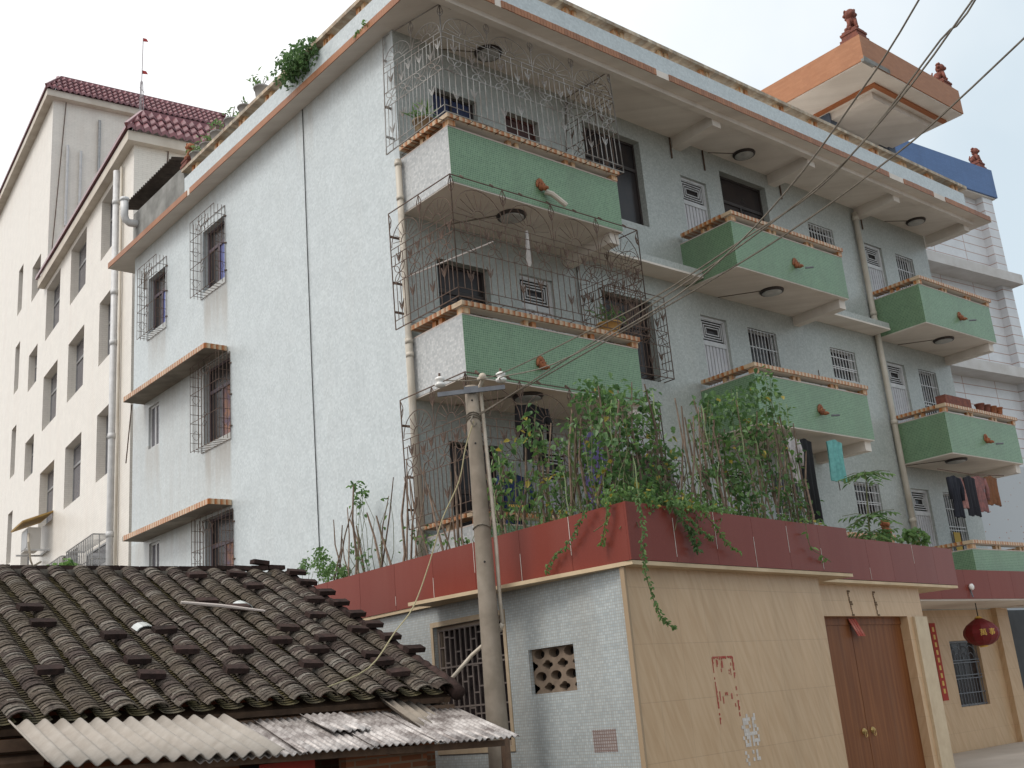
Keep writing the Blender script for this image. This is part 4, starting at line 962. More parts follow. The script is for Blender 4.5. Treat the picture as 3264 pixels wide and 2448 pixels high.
def tile_mesh(cov,ln_=.1):
    v=[];f=[]; n=6; th=.014
    for k,yy in enumerate((0,ln_)):
        for i in range(n+1):
            a=math.pi*(.08+.84*i/n)
            for t in (0,th):
                rr=rad-t; x=rr*math.cos(a)*.98; z=rr*math.sin(a)*.70
                if not cov: z=-z*.55+.055
                v.append((x,yy,z+(.016 if k==0 else .0)))
    m=2*(n+1)
    for i in range(n):
        a=2*i; f.append((a,a+2,a+2+m,a+m)); f.append((a,a+1,a+3,a+2)); 
    f.append((0,m,m+1,1)); f.append((2*n,2*n+1,2*n+1+m,2*n+m))
    return v,f
# local frame of a tile: x along the ridge, y up-slope, z along the roof normal
TM=Matrix((Vector((1,0,0)),-sdn,rn)).transposed()
cv,cf=tile_mesh(True); pv_,pf=tile_mesh(False)
cme=MB().add(cv,cf).mesh('roof_tile',rooftile)
rows=int(SL/ex)
stuff=MB(); pans=MB(); cand=[]
for c in range(ncol):
    xc=RX1-.16-pitch*c
    ph=random.uniform(0,6)
    for r in range(rows):
        s=SL-.0-ex*r
        jx=.012*math.sin(r*.11+ph)+random.uniform(-.006,.006); jz=random.uniform(-.004,.006)
        cand.append((xc+jx,s,jz,random.uniform(-.05,.05),r,c))
        xp=xc-pitch/2
        o=RP(xp,s,.0)
        pans.add([o+TM@Vector((q[0]*1.02,q[1],q[2]*.8+random.uniform(-.001,.001))) for q in pv_],pf)
vis=[t for t in cand if -6.9<t[0]]
vis.sort(key=lambda t:(t[4],t[5])); part=vis[:300]; ps=set((t[4],t[5]) for t in part)
for x,s,jz,ry,r,c in part:
    inst(cme,'roof_tile',hs,RP(x,s,.045+jz),(TM@Matrix.Rotation(ry*.6,3,'Z')))
for x,s,jz,ry,r,c in cand:
    if (r,c) in ps: continue
    o=RP(x,s,.045+jz); m3=TM@Matrix.Rotation(ry*.6,3,'Z')
    stuff.add([o+m3@Vector(q) for q in cv],cf)
stuff.build('upper_roof_tiles',rooftile,hs,kind='stuff'); pans.build('pan_tiles',panmoss,hs,kind='stuff')
bk=MB().box((-.122,-.056,-.028),(.122,.056,.028)).mesh('brick',oldbrick)
MB().box((RX0,RYr-.13,RZr-.12),(RX1,RYr+.13,RZr+.055)).build('ridge_mortar',M('ridge_mortar',(.19,.165,.135),(.06,.05,.042),12,.95,.5,30),hs)
x=RX1-.12; i=0
while x>RX0+.1:
    dz=.03*math.exp(-((x-RX1)/1.2)**2)*3 - .012*math.sin((x+2)*1.1)
    inst(bk,'ridge_brick',hs,(x,RYr,RZr+.09+dz*.5+random.uniform(-.006,.006)),(random.uniform(-.04,.04),random.uniform(-.03,.03),random.uniform(-.05,.05))); x-=.258
for i in range(int(SL/.17)):
    s=.1+.17*i; mbv=MB().tube([RP(RX1-.0,s+.2,.02),RP(RX1-.0,s-.02,.06)],.082,8); mbv.build('verge_tile',oldbrick,hs,True)
loose=[(-6.49,-.95),(-6.08,-1.1),(-6.08,-1.35)]
GR=[(70,635),(280,705),(320,790),(540,865),(845,845),(330,1090),(670,1045),(755,1145),(975,980),(1350,1000),(1315,1145),(1650,955),(1685,1140),(1735,870),(1775,1040),(1980,945),(2140,1070),(2200,880),(2075,770),(2045,645),(1305,655),(1520,690),(1235,475),(1615,535),(1500,440)]
LB=[(-6.3,1.12),(-5.72,1.62),(-5.74,2.1),(-5.24,2.5),(-4.76,2.38),(-5.95,3.36),(-5.3,3.2),(-5.22,3.58),(-4.6,2.98),(-3.95,3.03),(-4.22,3.55),(-3.36,2.78),(-3.55,3.5),(-3.15,2.4),(-3.3,3.1),(-2.83,2.75),(-2.72,3.32),(-2.42,2.5),(-2.5,1.98),(-2.35,1.4),(-3.62,1.45),(-3.4,1.68),(-3.55,.42),(-2.92,.86),(-2.98,.35),(-2.6,3.85),(-2.45,3.5)]
LBRICK=None
#LOOSE#
def loose_brick(x,s,lab,grp):
    o=inst(bk,'loose_brick',None,RP(x,s,.158),(TM@Matrix.Rotation(random.uniform(-.1,.1),3,'Z')@Matrix.Rotation(random.uniform(-.06,.06),3,'Y')))
    return tag(o,lab,'brick',grp)
ORD='first second third fourth fifth sixth seventh eighth ninth tenth eleventh twelfth thirteenth fourteenth fifteenth sixteenth'.split()
bycol={}
for x,s in LB: bycol.setdefault(round((RX1-.16-pitch/2-x)/pitch),[]).append(s)
for c,ss in sorted(bycol.items()):
    ss.sort(); ok=[]
    for s in ss: ok.append(max(s,ok[-1]+.2) if ok else s)
    nm={1:['only brick'],2:['upper brick','lower brick'],3:['top brick','middle brick','lowest brick'],4:['top brick','second brick down','third brick down','lowest brick']}[len(ok)]
    for s,q in zip(ok,nm): loose_brick(RX1-.16-pitch/2-pitch*c,s,'%s on the %s tile valley from the right edge of the old roof'%(q,ORD[c]),'loose bricks weighing down the old tile roof')
for i in range(8):
    s=.3+.42*i+random.uniform(-.04,.04); o=inst(bk,'loose_brick',None,RP(RX1+.0+random.uniform(-.05,.03),s,.17),(TM@Matrix.Rotation(random.uniform(-.15,.15),3,'Z')))
    tag(o,'%s sooty brick from the top along the sloping right edge of the old roof'%ORD[i].capitalize(),'brick','bricks along the sloping edge of the old tile roof')
o=inst(bk,'loose_brick',None,(-2.35,.58,RZr+.2),(0,.08,.1)); tag(o,'single brick standing proud on the right end of the old roof ridge','brick')
single(MB().tube([RP(-4.15,1.62,.2),RP(-3.7,1.72,.19),RP(-3.2,1.86,.17)],[.018,.022,.014],6),'white_stick',M('bleached_wood',(.5,.44,.4),rough=.7),'pale bleached stick lying across the old roof tiles','stick',tuple(RP(-3.7,1.7,.2)))
def shard(x,s,w,lab):
    me=MB().add([(q[0]*w,q[1]*1.6,q[2]+.02) for q in cv],cf).mesh('glass_tile',M('clear_glass_tile',(.5,.52,.5),rough=.15,spec=.7) if not bpy.data.materials.get('clear_glass_tile') else bpy.data.materials['clear_glass_tile'])
    return tag(inst(me,'glass_tile',None,RP(x,s,.055),TM),lab,'glass tile')
shard(RX1-.16-pitch*9,2.28,1.0,'pale translucent glass tile set low among the dark roof tiles beside a brick'); shard(RX1-.16-pitch*4,1.58,.95,'pale translucent glass tile high on the roof next to the white stick')

# ================================================================== LEAN-TO SHEETS
def sheet(name,mat,lab,p0,p1,low,pitch,amp,seg=6,rag=0,cat='roof sheet',th=.008):
    p0=Vector(p0);p1=Vector(p1);dv=Vector(low)-p0
    mb=corr(MB(),p0,p1-p0,dv,(p1-p0).length,dv.length,pitch,amp,seg,2,th,rag); return single(mb,name,mat,lab,cat,tuple(p0),'corrugated sheets over the lean-to',True)
sheet('corrugated_sheet',cement_sheet,'clean beige cement sheet with wide ribs at the left end of the lean-to',(-6.66,-3.25,1.54),(-4.75,-3.25,1.46),(-6.74,-4.5,1.2),.146,.026,8,th=.012)
zx=[(-5.35,-4.35,1.40,1.105,'zinc sheet half under the beige cement sheet',.004),(-4.42,-3.62,1.395,1.085,'second speckled zinc sheet from the beige cement sheet',.012),(-3.7,-2.9,1.385,1.07,'third speckled zinc sheet, just left of the old cement sheet',.02),(-2.98,-1.98,1.37,1.05,'speckled zinc sheet with bright ragged tip beside the concrete pole',.012)]
for a,b,z0,z1,lab,dz in zx: sheet('corrugated_sheet',zinc,lab,(a,-3.15,z0+dz),(b,-3.15,z0-.02+dz),(a-.22,-4.42,z1+dz),.075,.013,6,.012)
sheet('corrugated_sheet',old_sheet,'old grey cement sheet lying across the right end of the lean-to',(-2.95,-3.1,1.52),(-1.95,-2.75,1.46),(-3.0,-3.85,1.2),.146,.024,8,.02,th=.012)
sheet('corrugated_sheet',zinc,'short torn strip of zinc lying on the third zinc sheet',(-4.0,-3.3,1.42),(-3.55,-3.3,1.41),(-4.05,-3.95,1.245),.075,.012,6,.04)
lt_=thing('lean_to','low brick lean-to with dark doorway under corrugated sheets','shed',(-4.5,-3.6,GZ))
MB().box((-6.6,-4.02,GZ),(-5.0,-3.9,1.1)).box((-3.95,-4.02,GZ),(-3.05,-3.9,1.03)).box((-3.17,-3.9,GZ),(-3.05,-2.86,1.1)).build('wall',brick_wall,lt_)
MB().box((-5.0,-3.3,GZ),(-3.95,-3.25,1.0)).build('dark_doorway',M('doorway_shade',(.015,.012,.011),rough=.9),lt_)  # near-black sheet paints in the shade inside the open doorway
MB().bar((-6.6,-4.3,1.12),(-2.2,-4.15,.985),.05,.06).build('purlin',timber,lt_)
MB().tube([(-1.62,-3.45,GZ),(-1.64,-3.5,1.02)],.05,8).build('post',timber,lt_)
MB().bar((-2.0,-2.95,.0),(-2.0,-2.95,.0001),.01)
single(MB().box((-4.75,-3.9,.93),(-4.2,-3.893,1.02)),'door_banner',red_paper,'dull red paper banner in the dark lean-to doorway','banner',(-4.5,-3.9,.97))

# ================================================================== UTILITY POLE AND CABLES
up=thing('utility_pole','round concrete utility pole with two white insulators on a short steel arm','utility pole',(-1.2,-2.82,GZ))
prof=[(.142,0)]+[(.142-.06*i/9,(5.2-GZ)*i/9) for i in range(1,10)]
MB().lathe(prof,(-1.2,-2.85,GZ),18).build('shaft',conc_pole,up,True)
ad_=Vector((.77,-.64,0)); tp=Vector((-1.2,-2.85,5.13)); fd=Vector((-.64,-.77,0))
MB().bar(tp-ad_*.42+fd*.1+Vector((0,0,-.03)),tp+ad_*.42+fd*.1+Vector((0,0,.0)),.03,.055).bar(tp-ad_*.09+fd*.1,tp+ad_*.09+fd*.1,.035,.08).build('cross_arm',steel,up)
for sgn in (-1,1):
    c=tp+ad_*.38*sgn+fd*.1+Vector((0,0,.06))
    MB().lathe([(.03,0),(.066,.02),(.07,.045),(.042,.06),(.04,.078),(.06,.095),(.063,.118),(.03,.14)],c,14).build('insulator',porcelain,up,True)
    MB().tube([c+Vector((0,0,.135)),c+Vector((0,0,.185))],.016,6).build('insulator_pin',rust,up)
cq=[(-1.12,-2.93,5.2),(-1.11,-2.94,4.5),(-1.095,-2.945,3.9),(-1.075,-2.94,3.2),(-1.06,-2.91,2.6),(-1.05,-2.91,2.28)]
MB().tube([(-1.22,-3.02,5.24),(-1.14,-3.04,5.28)]+cq,.024,8).ball((-1.16,-3.04,5.28),.05,8,6).tube([cq[-1],(-1.07,-2.86,2.2)],.03,8).tube([(-1.07,-2.86,2.2),(-1.3,-2.6,1.95),(-1.7,-2.45,1.55)],.024,8).build('conduit',M('ivory_pipe',(.56,.5,.42),(.42,.36,.28),6,.5),up,True)
bd=MB()
for z in (4.83,4.80,4.77,3.43,1.02): bd.tube([(-1.2+(.09+.0115*(5-z))*math.cos(t),-2.85+(.09+.0115*(5-z))*math.sin(t),z+.02*math.sin(2*t)) for t in [2*math.pi*i/14 for i in range(15)]],.009,5)
bd.tube([(-1.27,-2.93,4.8),(-1.33,-2.95,4.72),(-1.3,-2.97,4.64),(-1.24,-2.95,4.7)],.012,5); bd.build('wire_tie',cablem,up)
for z in (5.0,4.45,3.0): MB().ball(Vector((-1.2,-2.85,z))+fd*(.08+.0115*(5-z)),.014,6,4).build('bolt_hole',blackm,up)
cabs={
 'power cable from the right white insulator up to the sky':[(-1.2+.3,-3.1,5.25),(-1.31,-3.6,5.1),(-1.58,-4.8,4.87),(-1.93,-6.61,4.82),(-2.13,-7.61,4.92),(-2.3,-8.48,5.16),(-2.47,-9.32,5.53),(-2.64,-10.18,6.04),(-3.2,-13.2,8.2)],
 'power cable from the left white insulator, highest across the green balcony':[(-1.48,-2.72,5.28),(-1.3,-3.4,5.16),(-1.6,-5.22,5.05),(-1.82,-6.54,5.0),(-2.04,-7.77,5.05),(-2.19,-8.66,5.1),(-2.3,-9.29,5.3),(-2.42,-10.02,5.66),(-2.51,-10.52,5.9),(-3.0,-13.0,7.8)],
 'power cable tied round the pole shaft, running lowest to the right edge':[(-1.2,-2.97,4.82),(-1.5,-4.71,4.83),(-1.78,-6.38,4.85),(-1.92,-7.2,4.86),(-2.1,-8.27,4.9),(-2.26,-9.29,5.02),(-2.41,-10.16,5.2),(-2.9,-13,6.0)],
 'power cable tied round the pole shaft, crossing the sky beside the pavilion':[(-1.2,-2.97,4.8),(-1.63,-5.22,4.87),(-1.92,-6.84,4.93),(-2.12,-7.92,4.99),(-2.28,-8.8,5.1),(-2.4,-9.42,5.28),(-2.57,-10.36,5.73),(-3.1,-13.2,7.4)]}
def smooth_path(p,n=4):
    p=[Vector(q) for q in p]; out=[]
    for i in range(len(p)-1):
        a=p[max(i-1,0)];b=p[i];c=p[i+1];d=p[min(i+2,len(p)-1)]
        for k in range(n):
            t=k/n; out.append(.5*((2*b)+(c-a)*t+(2*a-5*b+4*c-d)*t*t+(3*b-a-3*c+d)*t**3))
    out.append(p[-1]); return out
for lab,p in cabs.items(): single(MB().tube(smooth_path(p),.0075,5),'power_cable',cablem,lab,'cable',p[0],'power cables from the concrete pole')
rp_=[(-1.28,-2.95,4.72),(-1.36,-2.85,4.4),(-1.42,-2.75,4.0),(-1.6,-2.6,3.55),(-1.72,-2.45,3.05),(-1.95,-2.4,2.55),(-2.3,-2.5,2.25),(-2.9,-2.85,1.85),(-3.6,-3.1,1.66)]
single(MB().tube(smooth_path(rp_),.008,5),'slack_cord',ropem,'thin yellowish cord hanging from the pole down onto the old roof','cord',rp_[0])

single(MB().box((15.43,-.05,3.95),(15.72,-.045,4.45)),'yellow_notice',M('yellow_card',(.45,.29,.05),rough=.7),'plain yellow card hung on the bars of the lowest far window','card',(15.6,-.05,4.2))
# ================================================================== LANTERN
ln_=thing('red_lantern','flattened round red cloth lantern with gold characters hanging under the porch','lantern',(13.65,-1.15,1.8))
lc=Vector((13.65,-1.15,2.02)); prof=[(.08,-.26),(.19,-.235),(.3,-.16),(.36,-.06),(.37,.0),(.355,.08),(.28,.18),(.16,.26),(.07,.31)]
mb=MB(); n=24; b0=0
for r,z in prof:
    for j in range(n): t=2*math.pi*j/n; k=1-.035*(j%2); mb.v.append((lc.x+r*k*math.cos(t),lc.y+r*k*math.sin(t),lc.z+z))
for i in range(len(prof)-1):
    for j in range(n): o=i*n; mb.f.append((o+j,o+(j+1)%n,o+n+(j+1)%n,o+n+j))
mb.f.append(tuple(range(n))[::-1]); mb.build('lantern_body',lanternm,ln_)
MB().tube([lc+Vector((0,0,.3)),lc+Vector((0,0,.66))],.012,5).build('hanger',blackm,ln_)
MB().lathe([(.085,-.285),(.09,-.255)],lc,14).lathe([(.06,.305),(.09,.32),(.03,.36)],lc,14).build('rim',gold,ln_)
def glyph(ch,size,center,facing,mat,name,parent):
    cu=bpy.data.curves.new(name,'FONT'); cu.body=ch; cu.size=size; cu.align_x='CENTER'; cu.align_y='CENTER'; cu.extrude=.002
    ob=bpy.data.objects.new(name,cu); COL.objects.link(ob); bpy.context.view_layer.update()
    me=bpy.data.meshes.new_from_object(ob.evaluated_get(bpy.context.evaluated_depsgraph_get())); bpy.data.objects.remove(ob)
    me.name=name; me.materials.clear(); me.materials.append(mat)
    f=Vector(facing).normalized(); r=Vector((0,0,1)).cross(f).normalized(); u=f.cross(r)
    m=Matrix((r,u,f)).transposed(); return inst(me,name,parent,center,m)
vd=(CC-lc); va=math.atan2(vd.y,vd.x)
for ch,da in (('\u842c',.12),('\u4e8b',.62)):
    a=va+da; f=Vector((math.cos(a),math.sin(a),0)); glyph(ch,.15,lc+f*.372+Vector((0,0,.0)),f,gold,'gold_character',ln_)
bulb=thing('porch_bulb','small white bulb fitting on the red porch parapet','lamp',(12.6,-1.66,2.85))
MB().lathe([(.02,0),(.05,.03),(.055,.08),(.03,.13)],(12.6,-1.68,2.86),10).build('bulb',porcelain,bulb,True); MB().bar((12.6,-1.64,2.9),(12.6,-1.67,2.72),.02).build('bracket',steel,bulb)

# ================================================================== LAUNDRY, POTS
def garment(name,label,mat,x0,x1,ztop,zbot,y,sleeves=False,legs=False,waves=3,grp=None,dirv=(1,0,0)):
    """hanging cloth with folds"""
    D=Vector(dirv); mb=MB(); nu,nv=14,8; w=x1-x0; base=Vector((0,y,0)) if dirv==(1,0,0) else None
    for side in (0,1):
        b=len(mb.v)
        for j in range(nv+1):
            t=j/nv; z=ztop+(zbot-ztop)*t; k=1 if not sleeves else (1.0 if t<.3 else .68 if t<.9 else .72)
            for i in range(nu+1):
                s=i/nu; xx=x0+w*(.5+(s-.5)*k*(1-.08*math.sin(t*3)))
                if legs and t>.4 and abs(s-.5)<.06: xx=x0+w*(.5+(.06 if s>.5 else -.06)*(t-.4)*2)
                fold=.03*math.sin(s*waves*6.28+t*2)*(.3+t); zz=z-.03*math.sin(s*9)*t-(.06*abs(s-.5)*2 if j==0 else 0)
                mb.v.append((xx,y+fold+(.012 if side else -.012),zz))
        for j in range(nv):
            for i in range(nu):
                o=b+j*(nu+1)+i; q=(o,o+1,o+nu+2,o+nu+1); mb.f.append(q if side==0 else q[::-1])
    if sleeves:
        for s in (-1,1):
            cx=x0+w*(.5+.42*s); mb.tube([(cx,y,ztop-.06),(cx+s*.05,y-.02,ztop-.3),(cx+s*.03,y,ztop-.55)],[.055,.05,.045],7)
    return single(mb,name,mat,label,'clothing',((x0+x1)/2,y,ztop),grp,True)
G1='washing on the line under the far balcony'
garment('jacket','dark navy jacket, leftmost on the washing line under the far balcony',cloth('navy_cloth',(.018,.02,.03)),13.25,13.75,5.42,4.5,-1.3,True,grp=G1)
garment('shirt','pink shirt between two dark garments on the far washing line',cloth('pink_cloth',(.38,.2,.18)),13.72,13.95,5.4,4.72,-1.28,grp=G1)
garment('trousers','dark trousers hanging beside the pink shirt on the far washing line',cloth('dark_cloth',(.02,.02,.027)),13.9,14.4,5.45,4.55,-1.32,False,True,grp=G1)
garment('blouse','dusty rose patterned blouse on the far washing line',cloth('rose_cloth',(.30,.13,.12),(.16,.09,.09)),14.38,14.95,5.5,4.68,-1.28,True,grp=G1)
garment('towel','brown towel at the right end of the far washing line',cloth('brown_cloth',(.2,.085,.04)),14.9,15.5,5.53,4.85,-1.3,grp=G1)
single(MB().tube([(12.9,-1.3,5.52),(14.4,-1.31,5.5),(15.9,-1.3,5.58)],.012,5),'washing_line',rust,'thin line carrying washing under the far balcony','line',(14,-1.3,5.5))
garment('turquoise_cloth','plain turquoise cloth hanging below the middle balcony',cloth('turquoise_cloth',(.16,.42,.40)),8.9,9.42,5.85,5.02,-1.25)
garment('black_trousers','long black trousers hanging behind the bean vines under the middle balcony',cloth('black_cloth',(.012,.012,.014)),8.0,8.45,5.8,4.2,-1.2,False,True)
garment('grey_shirt','pale grey shirt hanging next to the black trousers under the middle balcony',cloth('pale_grey_cloth',(.45,.42,.42)),7.62,7.95,5.78,4.9,-1.25,True)
garment('striped_shirt','dark blue shirt with yellow stripes hanging behind the utility pole',M('blue_cloth',(.03,.045,.13),(.02,.03,.09),8,.9),1.0,1.65,4.75,3.9,-.6,True)
single(MB().box((1.13,-.66,4.02),(1.5,-.645,4.06)).box((1.13,-.66,4.12),(1.5,-.645,4.16)).box((1.13,-.66,4.22),(1.5,-.645,4.26)),'stripe_print',gold,'yellow stripes across the dark blue shirt behind the pole','stripes',(1.3,-.65,4.1))
garment('purple_cloth','violet cloth hanging inside the lowest corner cage',cloth('violet_cloth',(.16,.13,.30)),2.45,3.05,5.45,4.0,-1.0)
garment('black_coat','black coat hanging inside the lowest corner cage behind the vines',cloth('coat_black',(.012,.011,.012)),1.1,1.75,5.75,4.85,-1.05,True)
garment('white_rag','narrow white rag tied in the upper middle of the second cage',cloth('rag_white',(.62,.6,.58)),1.65,1.70,8.72,8.1,-1.05,waves=1)
single(MB().tube([(-.1,-.12,7.89),(.9,-1.1,8.33)],.012,6),'bamboo_rod',M('pale_rod',(.6,.55,.52),rough=.5),'pale slanting rod poking through the second cage','rod',(0,-.5,8))
LEAFME={}
def leaf_geo(L_=.1,W_=.07,bend=.25):
    pts=[(0,0,0),(W_*.5,L_*.3,.012),(W_*.42,L_*.62,.004),(0,L_,-bend*L_*.5),(-W_*.42,L_*.62,.004),(-W_*.5,L_*.3,.012),(0,L_*.35,-.008),(0,L_*.68,-.012)]
    return pts,[(0,1,6),(1,2,7,6),(2,3,7),(3,4,7),(4,5,6,7),(5,0,6)]
def leafmesh(mat,L_,W_):
    k=(mat.name,L_,W_)
    if k not in LEAFME: LEAFME[k]=MB().add(*leaf_geo(L_,W_)).mesh('leaf',mat)
    return LEAFME[k]
def rot_leaf(droop=True):
    yaw=random.uniform(0,6.28); pitch=random.uniform(-1.2,.15) if droop else random.uniform(-.5,1.0)
    return Matrix.Rotation(yaw,3,'Z')@Matrix.Rotation(pitch,3,'X')@Matrix.Rotation(random.uniform(-.6,.6),3,'Y')
def in_blob(b): 
    while True:
        v=Vector([random.uniform(-1,1) for _ in range(3)])
        if v.length<1: return Vector(b[:3])+Vector((v.x*b[3],v.y*b[3]*.9,v.z*b[3]))
def pot(loc,h,r,mat,label,plant=None,group=None,leafL=.12,leafW=.03,n=18,spread=.18,lm=None):
    t=thing('potted_plant' if plant else 'flower_pot',label,'plant pot',loc,group)
    MB().lathe([(r*.68,0),(r*.8,h*.3),(r*.95,h*.85),(r*1.08,h*.87),(r*1.1,h),(r*.95,h),(r*.9,h*.93)],loc,14).build('pot',mat,t,True)
    if plant:
        c=Vector(loc)+Vector((0,0,h))
        st=MB()
        for i in range(4): st.tube([c,c+Vector((random.uniform(-1,1)*spread*.5,random.uniform(-1,1)*spread*.5,spread*random.uniform(.6,1.2)))],.008,5)
        st.build('stem',stemm,t)
        me=leafmesh(lm or leaf_h,leafL,leafW)
        for i in range(n):
            d=Vector((random.uniform(-1,1)*spread,random.uniform(-1,1)*spread,random.uniform(.0,1.3)*spread)); inst(me,'leaf',t,c+d*.7,rot_leaf(False))
    return t
basket=M('woven_straw',(.26,.19,.11),(.18,.12,.07),18,.9)
greypot=M('grey_cement_pot',(.30,.29,.28),(.22,.21,.2),6,.9)
pot((.06,-.62,10.19),.24,.17,basket,'spiky plant in a straw pot on the top corner balcony rail',True,None,.28,.03,30,.2)
pot((3.2,-1.2,7.1),.2,.2,M('ochre_pot',(.42,.24,.08),rough=.7),'grassy plant in an ochre pot at the right end of the second corner balcony rail',True,None,.3,.02,30,.25)
for i,(x,lab) in enumerate(((15.55,'first of the small clay pots from the left on the lowest far balcony rail'),(15.85,'second small clay pot from the left on the far balcony rail'),(16.15,'third small clay pot from the left on the far balcony rail'),(16.45,'fourth small clay pot from the left on the far balcony rail'))):
    pot((x,-1.25,7.1),.2,.11,[redclay,redclay,terracotta,terracotta][i],lab,False,'small pots on the far balcony rail')
tr_=thing('planter_trough','long brown planting trough on the corner of the far balcony rail','planter',(14.3,-1.25,7.1))
MB().box((13.75,-1.37,7.1),(14.9,-1.13,7.3)).build('box',redclay,tr_); MB().box((13.78,-1.34,7.28),(14.87,-1.16,7.305)).build('soil',soil,tr_)
rp_l=[(4.2,.3,'bushy white flowering plant in a grey pot, highest on the roof edge',.26,26),(4.9,.22,'small leafy plant in a grey pot below the white flowering one on the roof edge',.16,14),(5.5,.22,'grassy plant in a grey pot in the middle of the roof edge row',.24,26),(6.15,.24,'bright green bushy plant in a grey pot on the roof edge',.26,34),(6.65,.2,'low spreading plant in a grey pot on the roof edge',.22,24),(7.15,.22,'drooping plant in a grey pot next to the orange lion',.24,26)]
for y,h,lab,sp,n in rp_l: pot((-.2,y,13.2),h,.15,greypot,lab,True,'potted plants along the roof edge',.13,.04,n,sp,lm=leaf_h if n!=14 else leaf_d)
lion((-.22,7.45,13.2),.62,'orange clay lion at the end of the roof edge plant row',terracotta,R(-110),ped=True)
bush=thing('hanging_bush','dense green bush spilling over the roof parapet','shrub',(-.25,2.6,13.0))
st=MB()
for i in range(8): st.tube([(-.25,2.6+random.uniform(-.3,.3),13.0),(-.4+random.uniform(-.1,.1),2.6+random.uniform(-.5,.5),12.85+random.uniform(-.1,.4))],.01,5)
st.build('stem',stemm,bush,kind='stuff')
mef=leafmesh(leaf_d,.09,.045); stf=MB(); lp,lf=leaf_geo(.09,.045)
for i in range(1200):
    p=in_blob((-.36,2.45+random.choice((-.35,0,.3)),13.03,.36)); m=rot_leaf()
    if i<200: inst(mef,'leaf',bush,p,m)
    else: stf.add([p+m@Vector(q) for q in lp],lf)
stf.build('foliage',leaf_d,bush,kind='stuff')
tuft=thing('roof_weed','small green weed growing from the orange eave edge','plant',(-.34,.35,12.6))
for i in range(14): inst(leafmesh(leaf_l,.09,.06),'leaf',tuft,(-.36+random.uniform(-.04,.04),.1+random.uniform(0,.5),12.6+random.uniform(-.05,.06)),rot_leaf())

# ================================================================== TERRACE PLANTING
tg=MB(); tg.box((-.6,-4.6,2.95),(.0,3.2,3.05)); tg.hexa([Vector(v) for v in ((-.55,-4.7,2.95),(4.3,-4.1,2.95),(4.2,-3.0,2.95),(-.55,-3.4,2.95),(-.55,-4.7,3.08),(4.3,-4.1,3.08),(4.2,-3.0,3.08),(-.55,-3.4,3.08))])
o=tg.build('terrace_soil',soil); o['kind']='structure'
def vine(label,blobs,n,big=.11,stake_pts=None,yellow=.03,light=.15,pods=6,name='bean_vine',nstuff=500,base_z=3.1,lm=None):
    c=blobs[0]; t=thing(name,label,'climbing plant',(sum(b[0] for b in blobs)/len(blobs),sum(b[1] for b in blobs)/len(blobs),base_z))
    st=MB()
    for b in blobs:
        for k in range(2):
            e=in_blob(b); s=Vector((b[0]+random.uniform(-.25,.25),b[1]+random.uniform(-.1,.1),base_z))
            m1=s.lerp(e,.4)+Vector((random.uniform(-.15,.15),random.uniform(-.08,.08),.05)); m2=s.lerp(e,.75)+Vector((random.uniform(-.12,.12),random.uniform(-.08,.08),.0))
            st.tube([s,m1,m2,e],[.006,.005,.004,.003],4,cap=False)
    st.build('stem',stemm,t)
    tot=sum(b[3]**2 for b in blobs)
    stuffd={}
    made=0
    order=[]
    for b in blobs:
        k=max(4,int((n+nstuff)*b[3]**2/tot))
        for i in range(k): order.append(in_blob(b))
    random.shuffle(order)
    # clump: leaves gather round nodes
    nodes=[order[i] for i in range(max(6,len(order)//5))]
    for i,p in enumerate(order):
        q=min(random.sample(nodes,min(8,len(nodes))),key=lambda v:(v-p).length); p=p.lerp(q,.38)
        r=random.random(); mat=leaf_y if r<yellow else leaf_l if r<yellow+light else (lm or leaf_d)
        L_=random.choice((big,big*.85,big*.7,big*1.1)); L_=round(L_,3); W_=round(L_*.66,3); m=rot_leaf()
        if i<n: inst(leafmesh(mat,L_,W_),'leaf',t,p,m)
        else:
            lp,lf=leaf_geo(L_,W_); stuffd.setdefault(mat.name,(mat,MB()))[1].add([p+m@Vector(v) for v in lp],lf)
    for mat,mb in stuffd.values(): mb.build('foliage',mat,t,kind='stuff')
    for i in range(pods):
        b=random.choice(blobs); p=in_blob(b); l=random.uniform(.35,.65); dx=random.uniform(-.04,.04)
        MB().tube([p,p+Vector((dx,0,-.1)),p+Vector((dx*1.5,.02,-l*.6)),p+Vector((dx*2,0,-l))],[.006,.008,.008,.004],5).build('bean_pod',podm,t)
    return t
BB=[(-.35,-3.88,4.93,.2),(-.45,-4.3,4.83,.22),(-.09,-4.25,4.89,.25),(.37,-4.2,4.87,.23),(.65,-4.16,4.79,.2),(-.42,-4.29,4.52,.27),(0,-4.24,4.4,.28),(-.35,-3.66,4.57,.2),(-.35,-3.86,4.29,.25),(-.42,-4.29,4.01,.24),(.13,-4.23,4.1,.28),(.65,-4.16,4.31,.2),(-.35,-3.34,4.18,.2),(-.35,-3.72,3.86,.25),(-.48,-4.3,3.68,.21),(.15,-4.22,3.73,.25),(.64,-4.16,3.83,.2)]
BL=[(.79,-4.15,3.61,.26),(1.29,-4.09,3.59,.21),(1.83,-4.02,3.6,.18),(-.35,-3.92,3.6,.22),(.3,-4.3,3.55,.2),(-.2,-4.4,3.5,.2),(2.6,-3.95,3.55,.2),(3.4,-3.85,3.5,.18)]
AA=[(-.35,-3.01,4.92,.14),(-.35,-2.89,4.71,.2),(-.35,-3.08,4.48,.2),(-.35,-2.6,4.65,.12),(-.35,-2.21,4.56,.15),(-.35,-2.36,4.27,.2),(-.35,-2.19,4.06,.17),(-.35,-2.62,4.1,.16),(-.35,-2.98,4.08,.17),(-.35,-2.39,3.78,.2),(-.35,-2.85,3.75,.22),(-.35,-3.26,3.61,.2)]
